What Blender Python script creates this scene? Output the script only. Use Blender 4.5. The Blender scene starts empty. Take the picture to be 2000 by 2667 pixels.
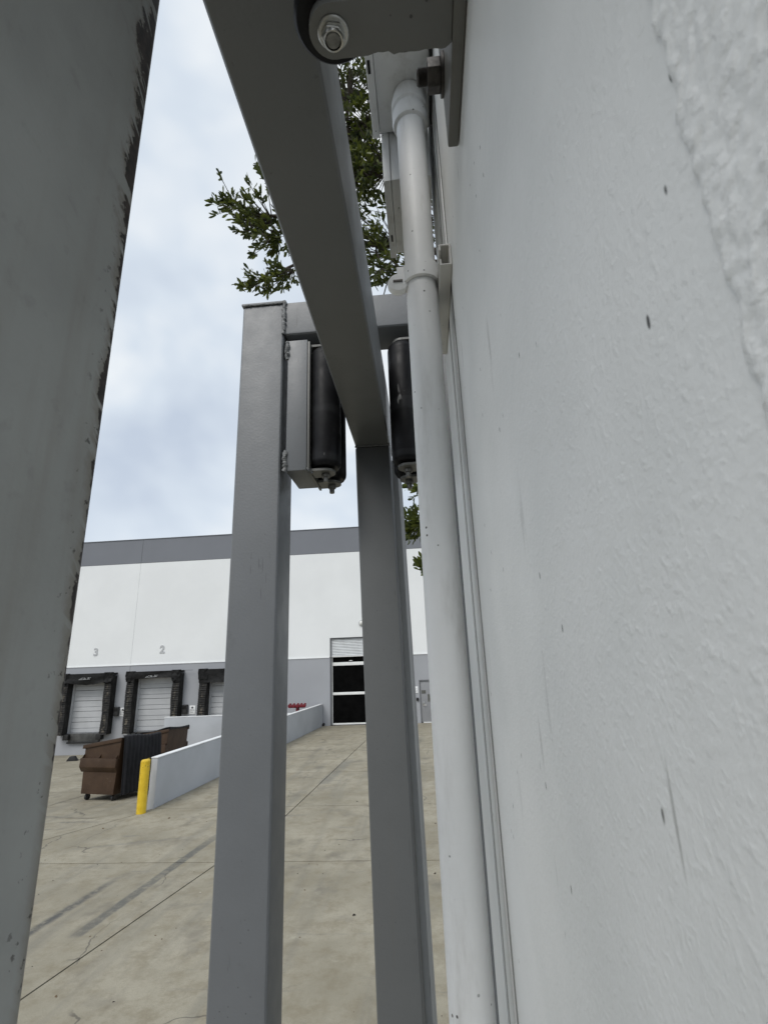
import bpy, bmesh, math, random
from mathutils import Vector, Matrix, noise

random.seed(7)
scene = bpy.context.scene
COL = scene.collection

# ------------------------------------------------------------------ camera
EYE = 2.95
FPX, PITCH, YAW, ROLL = 1309.16, 16.768, -4.3207, -2.1589
p_, y_, r_ = map(math.radians, (PITCH, YAW, ROLL))
fw = Vector((math.sin(y_) * math.cos(p_), math.cos(y_) * math.cos(p_), math.sin(p_)))
rt0 = Vector((math.cos(y_), -math.sin(y_), 0)); up0 = rt0.cross(fw)
rt = math.cos(r_) * rt0 + math.sin(r_) * up0
up = -math.sin(r_) * rt0 + math.cos(r_) * up0
cam = bpy.data.cameras.new('camera')
cam_o = bpy.data.objects.new('camera', cam); COL.objects.link(cam_o)
m = Matrix((rt, up, -fw)).transposed().to_4x4(); m.translation = (0, 0, EYE)
cam_o.matrix_world = m
cam.sensor_fit = 'VERTICAL'; cam.sensor_height = 36; cam.sensor_width = 27
cam.lens = FPX / 2667 * 36
cam.clip_start = 0.005; cam.clip_end = 2000
cam.dof.use_dof = True; cam.dof.focus_distance = 1.6; cam.dof.aperture_fstop = 26
scene.camera = cam_o

# ------------------------------------------------------------------ sky and sun
SUN_EL, SUN_AZ = 48.0, 205.0     # azimuth clockwise from +Y: behind the camera, to the left
world = bpy.data.worlds.new('World'); scene.world = world; world.use_nodes = True
wn, wl = world.node_tree.nodes, world.node_tree.links
wn.clear()
wo = wn.new('ShaderNodeOutputWorld'); bg = wn.new('ShaderNodeBackground')
sky = wn.new('ShaderNodeTexSky'); sky.sky_type = 'NISHITA'; sky.sun_disc = False
sky.sun_elevation = math.radians(SUN_EL); sky.sun_rotation = math.radians(SUN_AZ)
tc = wn.new('ShaderNodeTexCoord')
mp = wn.new('ShaderNodeMapping'); mp.inputs['Scale'].default_value = (1.0, 1.0, 1.35)
wl.new(tc.outputs['Generated'], mp.inputs['Vector'])
n1 = wn.new('ShaderNodeTexNoise'); n1.inputs['Scale'].default_value = 2.7
n1.inputs['Detail'].default_value = 3.5; n1.inputs['Roughness'].default_value = 0.52; n1.inputs['Distortion'].default_value = 0.25
wl.new(mp.outputs[0], n1.inputs['Vector'])
rp = wn.new('ShaderNodeValToRGB')
rp.color_ramp.elements[0].position = 0.36; rp.color_ramp.elements[0].color = (0.53, 0.60, 0.705, 1)
rp.color_ramp.elements[1].position = 0.64; rp.color_ramp.elements[1].color = (0.87, 0.90, 0.92, 1)
e = rp.color_ramp.elements.new(0.5); e.color = (0.665, 0.735, 0.815, 1)
wl.new(n1.outputs['Fac'], rp.inputs['Fac'])
sc_ = wn.new('ShaderNodeMix'); sc_.data_type = 'RGBA'; sc_.blend_type = 'MULTIPLY'; sc_.inputs['Factor'].default_value = 1
wl.new(rp.outputs['Color'], sc_.inputs[6]); sc_.inputs[7].default_value = (9.6, 9.6, 9.6, 1)
mx = wn.new('ShaderNodeMix'); mx.data_type = 'RGBA'; mx.inputs['Factor'].default_value = 0.93
wl.new(sky.outputs['Color'], mx.inputs[6]); wl.new(sc_.outputs[2], mx.inputs[7])
wl.new(mx.outputs[2], bg.inputs['Color']); bg.inputs['Strength'].default_value = 0.1
wl.new(bg.outputs[0], wo.inputs['Surface'])

sun = bpy.data.lights.new('sun', 'SUN'); sun.energy = 1.5; sun.angle = math.radians(28); sun.color = (1.0, 0.965, 0.92)
sun_o = bpy.data.objects.new('sun', sun); COL.objects.link(sun_o)
az, el = math.radians(SUN_AZ), math.radians(SUN_EL)
sd = Vector((math.sin(az) * math.cos(el), math.cos(az) * math.cos(el), math.sin(el)))
sun_o.rotation_euler = sd.to_track_quat('Z', 'Y').to_euler()

scene.view_settings.view_transform = 'Standard'; scene.view_settings.look = 'None'
scene.view_settings.exposure = 0.2; scene.view_settings.gamma = 1.0
scene.view_settings.use_curve_mapping = False
scene.cycles.max_bounces = 8; scene.cycles.diffuse_bounces = 5; scene.cycles.glossy_bounces = 3; scene.cycles.transmission_bounces = 3

# ------------------------------------------------------------------ helpers
K = 1.2                                    # size of the gate hardware near the lens
def N(x, y, z): return (K * x, K * y, EYE + K * z)

def tag(o, label=None, cat=None, group=None, kind=None):
    if label: o['label'] = label
    if cat: o['category'] = cat
    if group: o['group'] = group
    if kind: o['kind'] = kind
    return o

def empty(name, loc=(0, 0, 0), rz=0.0, label=None, cat=None, group=None, kind=None, parent=None):
    o = bpy.data.objects.new(name, None); COL.objects.link(o)
    o.location = loc; o.rotation_euler = (0, 0, rz); o.empty_display_size = 0.1
    if parent: o.parent = parent
    return tag(o, label, cat, group, kind)

class MB:
    def __init__(s): s.v = []; s.f = []
    def add(s, verts, faces):
        n = len(s.v); s.v += [tuple(q) for q in verts]; s.f += [tuple(i + n for i in f) for f in faces]; return s
    def box(s, x0, x1, y0, y1, z0, z1):
        v = [(x, y, z) for z in (z0, z1) for y in (y0, y1) for x in (x0, x1)]
        return s.add(v, [(0, 2, 3, 1), (4, 5, 7, 6), (0, 1, 5, 4), (2, 6, 7, 3), (0, 4, 6, 2), (1, 3, 7, 5)])
    def nbox(s, x0, x1, y0, y1, z0, z1):
        return s.box(K * x0, K * x1, K * y0, K * y1, EYE + K * z0, EYE + K * z1)
    def prism(s, pts, a, b, axis):
        """pts: 2-D loop; axis 0: (y,z) along x, 1: (x,z) along y, 2: (x,y) along z"""
        def P(q, t): return (t, q[0], q[1]) if axis == 0 else ((q[0], t, q[1]) if axis == 1 else (q[0], q[1], t))
        n = len(pts); v = [P(q, a) for q in pts] + [P(q, b) for q in pts]
        f = [tuple(range(n)), tuple(range(2 * n - 1, n - 1, -1))]
        f += [(i, i + n, (i + 1) % n + n, (i + 1) % n) for i in range(n)]
        return s.add(v, f)
    def tube(s, pts, rad, seg=12, cap=True):
        pts = [Vector(q) for q in pts]; n = len(pts)
        if not isinstance(rad, (list, tuple)): rad = [rad] * n
        rings = []; ref = None
        for i, q in enumerate(pts):
            d = (pts[min(i + 1, n - 1)] - pts[max(i - 1, 0)]).normalized()
            if ref is None: ref = Vector((0, 0, 1)) if abs(d.z) < 0.9 else Vector((1, 0, 0))
            u = d.cross(ref).normalized(); w = u.cross(d).normalized(); ref = w
            rings.append([q + rad[i] * (math.cos(t) * u + math.sin(t) * w) for t in [2 * math.pi * k / seg for k in range(seg)]])
        v = [q for r in rings for q in r]; f = []
        for i in range(n - 1):
            for k in range(seg):
                a, b = i * seg + k, i * seg + (k + 1) % seg
                f.append((a, b, b + seg, a + seg))
        if cap: f.append(tuple(range(seg - 1, -1, -1))); f.append(tuple(range((n - 1) * seg, n * seg)))
        return s.add(v, f)
    def lathe(s, c, prof, seg=24, axis=2):
        """prof: (radius, height) pairs revolved about an axis through c"""
        v = []; f = []; n = len(prof)
        for r, h in prof:
            for k in range(seg):
                t = 2 * math.pi * k / seg; a, b = r * math.cos(t), r * math.sin(t)
                q = (a, b, h) if axis == 2 else ((h, a, b) if axis == 0 else (a, h, b))
                v.append((c[0] + q[0], c[1] + q[1], c[2] + q[2]))
        for i in range(n - 1):
            for k in range(seg):
                a, b = i * seg + k, i * seg + (k + 1) % seg
                f.append((a, b, b + seg, a + seg))
        f.append(tuple(range(seg - 1, -1, -1))); f.append(tuple(range((n - 1) * seg, n * seg)))
        return s.add(v, f)
    def sheet(s, v, W, H, off):
        """closed thin solid from a W x H grid of points (rows of W), thickened by off"""
        n = W * H; back = [(q[0] + off[0], q[1] + off[1], q[2] + off[2]) for q in v]
        f = [(j * W + i, j * W + i + 1, (j + 1) * W + i + 1, (j + 1) * W + i) for j in range(H - 1) for i in range(W - 1)]
        f += [tuple(n + i for i in reversed(q)) for q in f]
        ring = list(range(W)) + [j * W + W - 1 for j in range(1, H)] + [(H - 1) * W + i for i in range(W - 2, -1, -1)] + [j * W for j in range(H - 2, 0, -1)]
        m = len(ring)
        f += [(ring[k], n + ring[k], n + ring[(k + 1) % m], ring[(k + 1) % m]) for k in range(m)]
        return s.add(list(v) + back, f)
    def build(s, name, mat, parent=None, bevel=0, seg=2, smooth=35, loc=None, recalc=True):
        me = bpy.data.meshes.new(name); me.from_pydata(s.v, [], s.f)
        bm = bmesh.new(); bm.from_mesh(me)
        if recalc: bmesh.ops.recalc_face_normals(bm, faces=bm.faces)
        if bevel:
            ed = [e for e in bm.edges if len(e.link_faces) == 2 and e.calc_face_angle(0) > math.radians(30)]
            bmesh.ops.bevel(bm, geom=ed, offset=bevel, segments=seg, profile=0.6, affect='EDGES', clamp_overlap=True)
        bm.to_mesh(me); bm.free()
        if smooth:
            me.polygons.foreach_set('use_smooth', [True] * len(me.polygons))
            me.set_sharp_from_angle(angle=math.radians(smooth))
        me.materials.append(mat)
        o = bpy.data.objects.new(name, me); COL.objects.link(o)
        if parent: o.parent = parent
        if loc: o.location = loc
        return o

def obj_from(mesh, name, parent=None):
    o = bpy.data.objects.new(name, mesh); COL.objects.link(o)
    if parent: o.parent = parent
    return o

# ------------------------------------------------------------------ materials
class NT:
    def __init__(s, name):
        s.m = bpy.data.materials.new(name); s.m.use_nodes = True
        s.n, s.l = s.m.node_tree.nodes, s.m.node_tree.links
        s.b = s.n['Principled BSDF']
        s.pos = s.n.new('ShaderNodeNewGeometry').outputs['Position']
    def lk(s, a, b): s.l.new(a, b)
    def val(s, sock, v):
        if isinstance(v, bpy.types.NodeSocket): s.l.new(v, sock)
        else: sock.default_value = v
    def mapping(s, vec, scale=(1, 1, 1), rot=(0, 0, 0), loc=(0, 0, 0)):
        n = s.n.new('ShaderNodeMapping'); n.inputs['Scale'].default_value = scale
        n.inputs['Rotation'].default_value = rot; n.inputs['Location'].default_value = loc
        s.lk(vec, n.inputs[0]); return n.outputs[0]
    def noise(s, scale, detail=4, rough=0.55, vec=None, dist=0.0):
        n = s.n.new('ShaderNodeTexNoise'); n.inputs['Scale'].default_value = scale
        n.inputs['Detail'].default_value = detail; n.inputs['Roughness'].default_value = rough
        n.inputs['Distortion'].default_value = dist
        s.lk(vec if vec is not None else s.pos, n.inputs['Vector']); return n.outputs['Fac']
    def voro(s, scale, vec=None, feature='F1', rnd=1.0):
        n = s.n.new('ShaderNodeTexVoronoi'); n.feature = feature; n.inputs['Scale'].default_value = scale
        n.inputs['Randomness'].default_value = rnd
        s.lk(vec if vec is not None else s.pos, n.inputs['Vector']); return n.outputs['Distance']
    def ramp(s, fac, lo, hi, c0=0.0, c1=1.0):
        n = s.n.new('ShaderNodeMapRange'); n.interpolation_type = 'SMOOTHSTEP'
        s.lk(fac, n.inputs['Value']); n.inputs['From Min'].default_value = lo; n.inputs['From Max'].default_value = hi
        n.inputs['To Min'].default_value = c0; n.inputs['To Max'].default_value = c1; return n.outputs[0]
    def math(s, op, a, b=0.0, c=None):
        n = s.n.new('ShaderNodeMath'); n.operation = op
        s.val(n.inputs[0], a); s.val(n.inputs[1], b)
        if c is not None: s.val(n.inputs[2], c)
        return n.outputs[0]
    def mix(s, fac, a, b, mode='MIX'):
        n = s.n.new('ShaderNodeMix'); n.data_type = 'RGBA'; n.blend_type = mode
        s.val(n.inputs['Factor'], fac)
        for k, v in ((6, a), (7, b)):
            if isinstance(v, bpy.types.NodeSocket): s.lk(v, n.inputs[k])
            else: n.inputs[k].default_value = (*v, 1)
        return n.outputs[2]
    def sep(s, vec=None):
        n = s.n.new('ShaderNodeSeparateXYZ'); s.lk(vec if vec is not None else s.pos, n.inputs[0]); return n.outputs
    def bump(s, h, strength=0.3, dist=0.01, base=None):
        n = s.n.new('ShaderNodeBump'); n.inputs['Strength'].default_value = strength; n.inputs['Distance'].default_value = dist
        s.lk(h, n.inputs['Height'])
        if base is not None: s.lk(base, n.inputs['Normal'])
        return n.outputs[0]
    def done(s, col, rough=0.6, normal=None, metal=0.0, spec=None):
        s.val(s.b.inputs['Base Color'], col if isinstance(col, bpy.types.NodeSocket) else (*col, 1))
        s.val(s.b.inputs['Roughness'], rough); s.b.inputs['Metallic'].default_value = metal
        if spec is not None: s.b.inputs['Specular IOR Level'].default_value = spec
        if normal is not None: s.lk(normal, s.b.inputs['Normal'])
        return s.m

def simple(name, col, rough=0.6, var=0.12, scale=6.0, bump=0.0, bscale=60.0, bdist=0.003, metal=0.0, spec=None):
    t = NT(name); f = t.noise(scale, 5)
    a = tuple(c * (1 - var) for c in col); b = tuple(min(1, c * (1 + var)) for c in col)
    c = t.mix(t.ramp(f, 0.3, 0.7), a, b)
    nrm = t.bump(t.noise(bscale, 3), bump, bdist) if bump else None
    return t.done(c, rough, nrm, metal, spec)

def painted_steel(name, col, dirt=(0.16, 0.14, 0.11), amount=0.5, rough=0.42, specks=0.5):
    """old brushed-on paint: streaky dirt, small dark specks, slight orange peel"""
    t = NT(name)
    base = t.mix(t.ramp(t.noise(9, 5), 0.3, 0.72), tuple(c * 0.97 for c in col), tuple(c * 1.03 for c in col))
    st = t.noise(26, 6, 0.7, t.mapping(t.pos, (1, 1, 0.07)))
    base = t.mix(t.ramp(st, 0.56, 0.85, 0, amount), base, dirt)
    # scratches: thin, slanted, pale or dark
    sv = t.mapping(t.pos, (1, 1, 0.12), (0.5, 0.6, 0))
    sc = t.math('MULTIPLY', t.ramp(t.noise(120, 2, 0.4, sv), 0.70, 0.73), t.ramp(t.noise(7, 2), 0.5, 0.6, 0, 0.6))
    base = t.mix(sc, base, tuple(c * 0.55 for c in col))
    smg = t.math('MULTIPLY', t.ramp(t.noise(16, 4, 0.7), 0.60, 0.75), 0.28)
    base = t.mix(smg, base, tuple(c * 0.62 for c in col))
    sp = t.math('MULTIPLY', t.ramp(t.voro(52), 0.05, 0.09, 1, 0), t.ramp(t.noise(6, 3), 0.5, 0.6, 0, specks))
    base = t.mix(sp, base, (0.03, 0.028, 0.025))
    h = t.math('ADD', t.noise(160, 3), t.math('MULTIPLY', t.noise(22, 3), 0.2))
    return t.done(base, t.ramp(t.noise(20, 3), 0.3, 0.7, rough - 0.02, rough + 0.05), t.bump(h, 0.22, 0.0016))

M = {}
M['post'] = painted_steel('grey_paint_post', (0.148, 0.156, 0.163), amount=0.25, specks=0.55)
M['gate'] = painted_steel('grey_paint_gate', (0.146, 0.152, 0.152), amount=0.25, specks=0.4, rough=0.42)
M['bracket'] = painted_steel('grey_paint_bracket', (0.135, 0.135, 0.125), dirt=(0.05, 0.038, 0.026), amount=0.45, specks=0.8)
M['angle'] = painted_steel('bounce_lit_grey_paint', (0.42, 0.425, 0.42), amount=0.3, specks=0.5)  # pale tone paints the wall's bounce light on the gate's side strip
M['roller'] = None
M['steel'] = simple('zinc_plated_steel', (0.48, 0.48, 0.46), 0.28, 0.2, 90, 0.1, 300, 0.0006, 1.0)
M['oldsteel'] = simple('dull_dark_steel', (0.075, 0.07, 0.066), 0.5, 0.4, 120, 0.25, 400, 0.0008, 0.5)
M['dullbolt'] = simple('weathered_bolt', (0.20, 0.195, 0.18), 0.45, 0.3, 150, 0.2, 400, 0.0008, 0.7)
M['weld'] = simple('painted_weld_bead', (0.19, 0.195, 0.195), 0.5, 0.15, 60, 0.5, 260, 0.003)
M['blackgap'] = simple('black_rubber', (0.012, 0.012, 0.012), 0.55, 0.3, 30)

def roller_mat():
    t = NT('black_plastic_roller')
    c = t.mix(t.ramp(t.noise(18, 4), 0.35, 0.7), (0.007, 0.007, 0.008), (0.015, 0.015, 0.016))
    v = t.mapping(t.pos, (1, 1, 0.35), (0, 0.7, 0))
    scr = t.math('MULTIPLY', t.ramp(t.noise(42, 2, 0.4, v), 0.66, 0.70), t.ramp(t.noise(9, 2), 0.52, 0.6))
    c = t.mix(scr, c, (0.34, 0.34, 0.33))
    ring = t.math('MULTIPLY', t.ramp(t.noise(20, 1, 0.4, t.mapping(t.pos, (0.05, 0.05, 1))), 0.6, 0.68), 0.35)
    c = t.mix(ring, c, (0.04, 0.041, 0.043))
    return t.done(c, t.ramp(t.noise(30, 3), 0.3, 0.7, 0.34, 0.55), t.bump(t.noise(140, 2), 0.1, 0.001), spec=0.16)
M['roller'] = roller_mat()

def wall_mat(name, rough_amt):
    t = NT(name)
    c = t.mix(t.ramp(t.noise(7, 5), 0.3, 0.7), (0.76, 0.775, 0.765), (0.84, 0.85, 0.84))
    # long faint scuffs and chips
    v = t.mapping(t.pos, (1, 1, 0.16), (0.25, 0, 0))
    sc1 = t.math('MULTIPLY', t.ramp(t.noise(26, 3, 0.5, v), 0.67, 0.72), t.ramp(t.noise(4, 2), 0.5, 0.62, 0, 0.5))
    c = t.mix(sc1, c, (0.34, 0.34, 0.33))
    fv = t.mapping(t.pos, (1, 1, 0.05), (0.32, 0, 0))
    fine = t.math('MULTIPLY', t.ramp(t.noise(95, 2, 0.4, fv), 0.70, 0.72), t.ramp(t.noise(6, 2, 0.5, t.mapping(t.pos, (1, 1, 1), (0, 0, 0), (1, 5, 2))), 0.5, 0.58, 0, 0.6))
    c = t.mix(fine, c, (0.3, 0.3, 0.29))
    v2 = t.mapping(t.pos, (1, 1, 0.5))
    chip = t.math('MULTIPLY', t.ramp(t.voro(80, t.mapping(t.pos, (1, 1, 0.4))), 0.05, 0.08, 1, 0), t.ramp(t.noise(9, 3, 0.6, t.mapping(t.pos, (1, 1, 1), (0, 0, 0), (3, 1, 7))), 0.50, 0.56))
    c = t.mix(chip, c, (0.035, 0.033, 0.03))
    st = t.noise(10, 4, 0.6, t.mapping(t.pos, (1, 1, 0.05)))
    c = t.mix(t.ramp(st, 0.55, 0.9, 0, 0.25), c, (0.5, 0.5, 0.48))
    peel = t.noise(420, 3, 0.55)
    big = t.noise(95, 4, 0.6)
    bead = t.math('MULTIPLY', t.ramp(t.noise(260, 2, 0.5), 0.50, 0.78), 0.55)
    n = t.bump(t.math('ADD', t.math('ADD', t.math('MULTIPLY', peel, 0.8), bead), t.math('MULTIPLY', big, 1.2)), 0.27 + rough_amt * 0.6, 0.0011 + rough_amt * 0.0016)
    return t.done(c, 0.45, n)
M['wall'] = wall_mat('white_plaster', 0.0)
M['rough'] = wall_mat('rough_white_plaster', 0.16)

def conduit_mat():
    t = NT('white_paint_conduit')
    c = t.mix(t.ramp(t.noise(8, 4), 0.3, 0.7), (0.78, 0.79, 0.785), (0.86, 0.865, 0.86))
    st = t.noise(24, 6, 0.65, t.mapping(t.pos, (1, 1, 0.2)))
    c = t.mix(t.ramp(st, 0.50, 0.80, 0, 0.55), c, (0.40, 0.385, 0.35))
    sp = t.math('MULTIPLY', t.ramp(t.voro(60), 0.06, 0.10, 1, 0), t.ramp(t.noise(9, 2), 0.53, 0.62))
    c = t.mix(sp, c, (0.07, 0.065, 0.06))
    return t.done(c, 0.5, t.bump(t.math('ADD', t.noise(180, 3), t.noise(40, 2)), 0.28, 0.0014))
M['conduit'] = conduit_mat()
M['strutpaint'] = painted_steel('dirty_white_paint', (0.56, 0.555, 0.53), dirt=(0.12, 0.1, 0.08), amount=0.65, specks=0.9)
M['shadecaulk'] = simple('shade_painted_sealant', (0.30, 0.30, 0.29), 0.6, 0.1, 20, 0.2, 120, 0.002)  # sealant grey darkened to paint the shade inside the wall grooves

def leftpost_mat():
    """grey paint scraped to dark rust along the far edge"""
    t = NT('scraped_grey_paint')
    col = (0.335, 0.345, 0.338)
    base = t.mix(t.ramp(t.noise(10, 5), 0.3, 0.72), tuple(c * 0.9 for c in col), tuple(c * 1.06 for c in col))
    st = t.noise(30, 5, 0.6, t.mapping(t.pos, (1, 1, 0.08)))
    base = t.mix(t.ramp(st, 0.45, 0.75, 0, 0.4), base, (0.215, 0.195, 0.16))
    blot = t.math('MULTIPLY', t.ramp(t.noise(60, 4), 0.58, 0.74), 0.16)
    base = t.mix(blot, base, (0.10, 0.09, 0.08))
    o = t.sep()
    d = t.math('SUBTRACT', K * 0.25, o['Y'])                     # distance from the far edge
    zr = t.math('SUBTRACT', o['Z'], EYE)
    low = t.ramp(zr, -0.10, 0.03, 0.0012, 0.0046)
    wid = t.math('MAXIMUM', t.math('MULTIPLY', zr, 0.032), low)
    diag = t.mapping(t.pos, (1, 1.0, 1.0), (math.radians(40), 0, 0))
    diag = t.mapping(diag, (1, 0.30, 1.5))
    nz = t.noise(78, 4, 0.62, diag, 0.4)
    big = t.noise(22, 3, 0.6)
    flk = t.math('MULTIPLY', t.ramp(t.noise(60, 2, 0.5, diag), 0.56, 0.62), 1.3)      # paint flakes still hanging on
    lim = t.math('MULTIPLY', wid, t.math('SUBTRACT', t.math('ADD', t.math('MULTIPLY', nz, 1.5), t.math('ADD', 0.25, t.math('ADD', t.math('MULTIPLY', t.math('SUBTRACT', big, 0.5), 3.4), t.math('MULTIPLY', t.math('SUBTRACT', t.noise(210, 4, 0.7), 0.5), 1.6)))), flk))
    k = t.ramp(t.math('SUBTRACT', lim, d), -0.0004, 0.0006)
    spots = t.math('MULTIPLY', t.ramp(t.noise(130, 4, 0.65), 0.62, 0.66), t.ramp(d, 0.006, 0.03, 1, 0))
    k = t.math('MAXIMUM', k, t.math('MULTIPLY', spots, 0.8))
    rust = t.mix(t.ramp(t.noise(120, 4), 0.35, 0.7), (0.016, 0.013, 0.012), (0.055, 0.042, 0.036))
    halo = t.ramp(t.math('SUBTRACT', t.math('ADD', lim, 0.010), d), 0.0, 0.010, 0, 0.55)
    base = t.mix(halo, base, (0.175, 0.15, 0.115))
    c = t.mix(k, base, rust)
    h = t.math('SUBTRACT', t.math('ADD', t.math('MULTIPLY', t.noise(260, 3), 0.25), 0.0), t.math('MULTIPLY', k, 0.8))
    return t.done(c, 0.55, t.bump(h, 0.5, 0.0016))
M['leftpost'] = leftpost_mat()

# far things
M['white'] = simple('white_wall_paint', (0.80, 0.815, 0.81), 0.75, 0.025, 0.5, 0.15, 40, 0.004)
M['band'] = simple('mid_grey_wall_paint', (0.345, 0.355, 0.375), 0.75, 0.035, 0.5, 0.15, 40, 0.004)
M['parapet'] = simple('dark_grey_wall_paint', (0.185, 0.195, 0.215), 0.75, 0.03, 0.5, 0.15, 40, 0.004)
M['jointwhite'] = simple('white_joint', (0.74, 0.75, 0.75), 0.8)
M['joint'] = simple('grey_joint', (0.20, 0.205, 0.21), 0.8)
M['doorgrey'] = simple('light_grey_door_paint', (0.47, 0.48, 0.49), 0.5, 0.06, 1.5)
M['mandoor'] = simple('grey_steel_door', (0.25, 0.255, 0.265), 0.5, 0.05, 2)
M['frame'] = simple('door_frame_grey', (0.15, 0.155, 0.165), 0.5, 0.05, 2)
M['lowwall'] = simple('grey_low_wall_paint', (0.385, 0.40, 0.42), 0.8, 0.07, 0.9, 0.3, 30, 0.006)
M['cap'] = simple('sky_bright_paint', (0.70, 0.71, 0.71), 0.7, 0.06, 3)  # white tone paints sky brightness onto the low wall tops
M['alu'] = simple('white_aluminium', (0.82, 0.82, 0.80), 0.4, 0.05, 4)
M['slat'] = simple('white_slat_steel', (0.68, 0.70, 0.71), 0.4, 0.06, 3)
M['screen'] = simple('black_mesh', (0.003, 0.003, 0.003), 0.9, 0.4, 3, spec=0.05)
M['yellow'] = None
M['sign'] = simple('white_sign', (0.82, 0.83, 0.83), 0.5, 0.02, 5)
M['ink'] = simple('black_ink', (0.03, 0.03, 0.035), 0.6)
M['number'] = simple('grey_number_paint', (0.47, 0.48, 0.485), 0.6, 0.06, 5)
M['plate'] = simple('brown_plate', (0.10, 0.10, 0.09), 0.5)
M['black'] = simple('black_plastic', (0.02, 0.02, 0.021), 0.5, 0.25, 8)
M['red'] = simple('red_enamel', (0.15, 0.010, 0.017), 0.4, 0.2, 9)
M['lid'] = simple('black_lid_plastic', (0.012, 0.012, 0.014), 0.6, 0.3, 5, 0.3, 20, 0.006, spec=0.25)
M['leveler'] = simple('dock_plate_steel', (0.055, 0.055, 0.052), 0.6, 0.6, 2.2)
M['lamp'] = simple('pale_lamp_glass', (0.72, 0.72, 0.68), 0.3)

def yellow_mat():
    t = NT('yellow_paint')
    c = t.mix(t.ramp(t.noise(7, 5), 0.3, 0.7), (0.62, 0.41, 0.012), (0.72, 0.50, 0.03))
    ch = t.math('MULTIPLY', t.ramp(t.noise(26, 4, 0.6), 0.63, 0.67), t.ramp(t.noise(3, 2), 0.48, 0.6))
    c = t.mix(ch, c, (0.08, 0.06, 0.04))
    return t.done(c, 0.45, t.bump(t.noise(60, 3), 0.2, 0.003))
M['yellow'] = yellow_mat()

def pad_mat():
    t = NT('worn_black_vinyl')
    c = t.mix(t.ramp(t.noise(5, 5), 0.3, 0.7), (0.009, 0.009, 0.009), (0.026, 0.025, 0.023))
    o = t.sep(t.n.new('ShaderNodeTexCoord').outputs['Object'])
    # wear where trucks rub: down the middle of the pad front (object x near 0)
    mid = t.ramp(t.math('ABSOLUTE', o['X']), 0.04, 0.11, 1, 0)
    w = t.math('MULTIPLY', t.math('MULTIPLY', mid, t.ramp(t.noise(6, 4, 0.6), 0.48, 0.66)), 0.42)
    c = t.mix(w, c, (0.27, 0.235, 0.18))
    return t.done(c, 0.6, t.bump(t.noise(16, 4), 0.5, 0.02), spec=0.2)
M['pad'] = pad_mat()
M['vinyl'] = simple('black_vinyl', (0.012, 0.012, 0.012), 0.6, 0.4, 3, 0.6, 5, 0.05, spec=0.2)
M['logo'] = simple('pale_print', (0.42, 0.43, 0.43), 0.6, 0.25, 14)

def dump_mat():
    t = NT('brown_bin_paint')
    c = t.mix(t.ramp(t.noise(3, 5), 0.3, 0.7), (0.044, 0.024, 0.0125), (0.062, 0.036, 0.020))
    w = t.math('MULTIPLY', t.ramp(t.noise(22, 5, 0.7), 0.6, 0.66), t.ramp(t.noise(2.5, 2), 0.5, 0.62, 0, 0.7))
    c = t.mix(w, c, (0.11, 0.08, 0.06))
    st = t.noise(9, 5, 0.6, t.mapping(t.pos, (1, 1, 0.1)))
    c = t.mix(t.ramp(st, 0.5, 0.8, 0, 0.5), c, (0.028, 0.017, 0.011))
    return t.done(c, 0.5, t.bump(t.noise(12, 4), 0.25, 0.02), spec=0.3)
M['bin'] = dump_mat()

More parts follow.
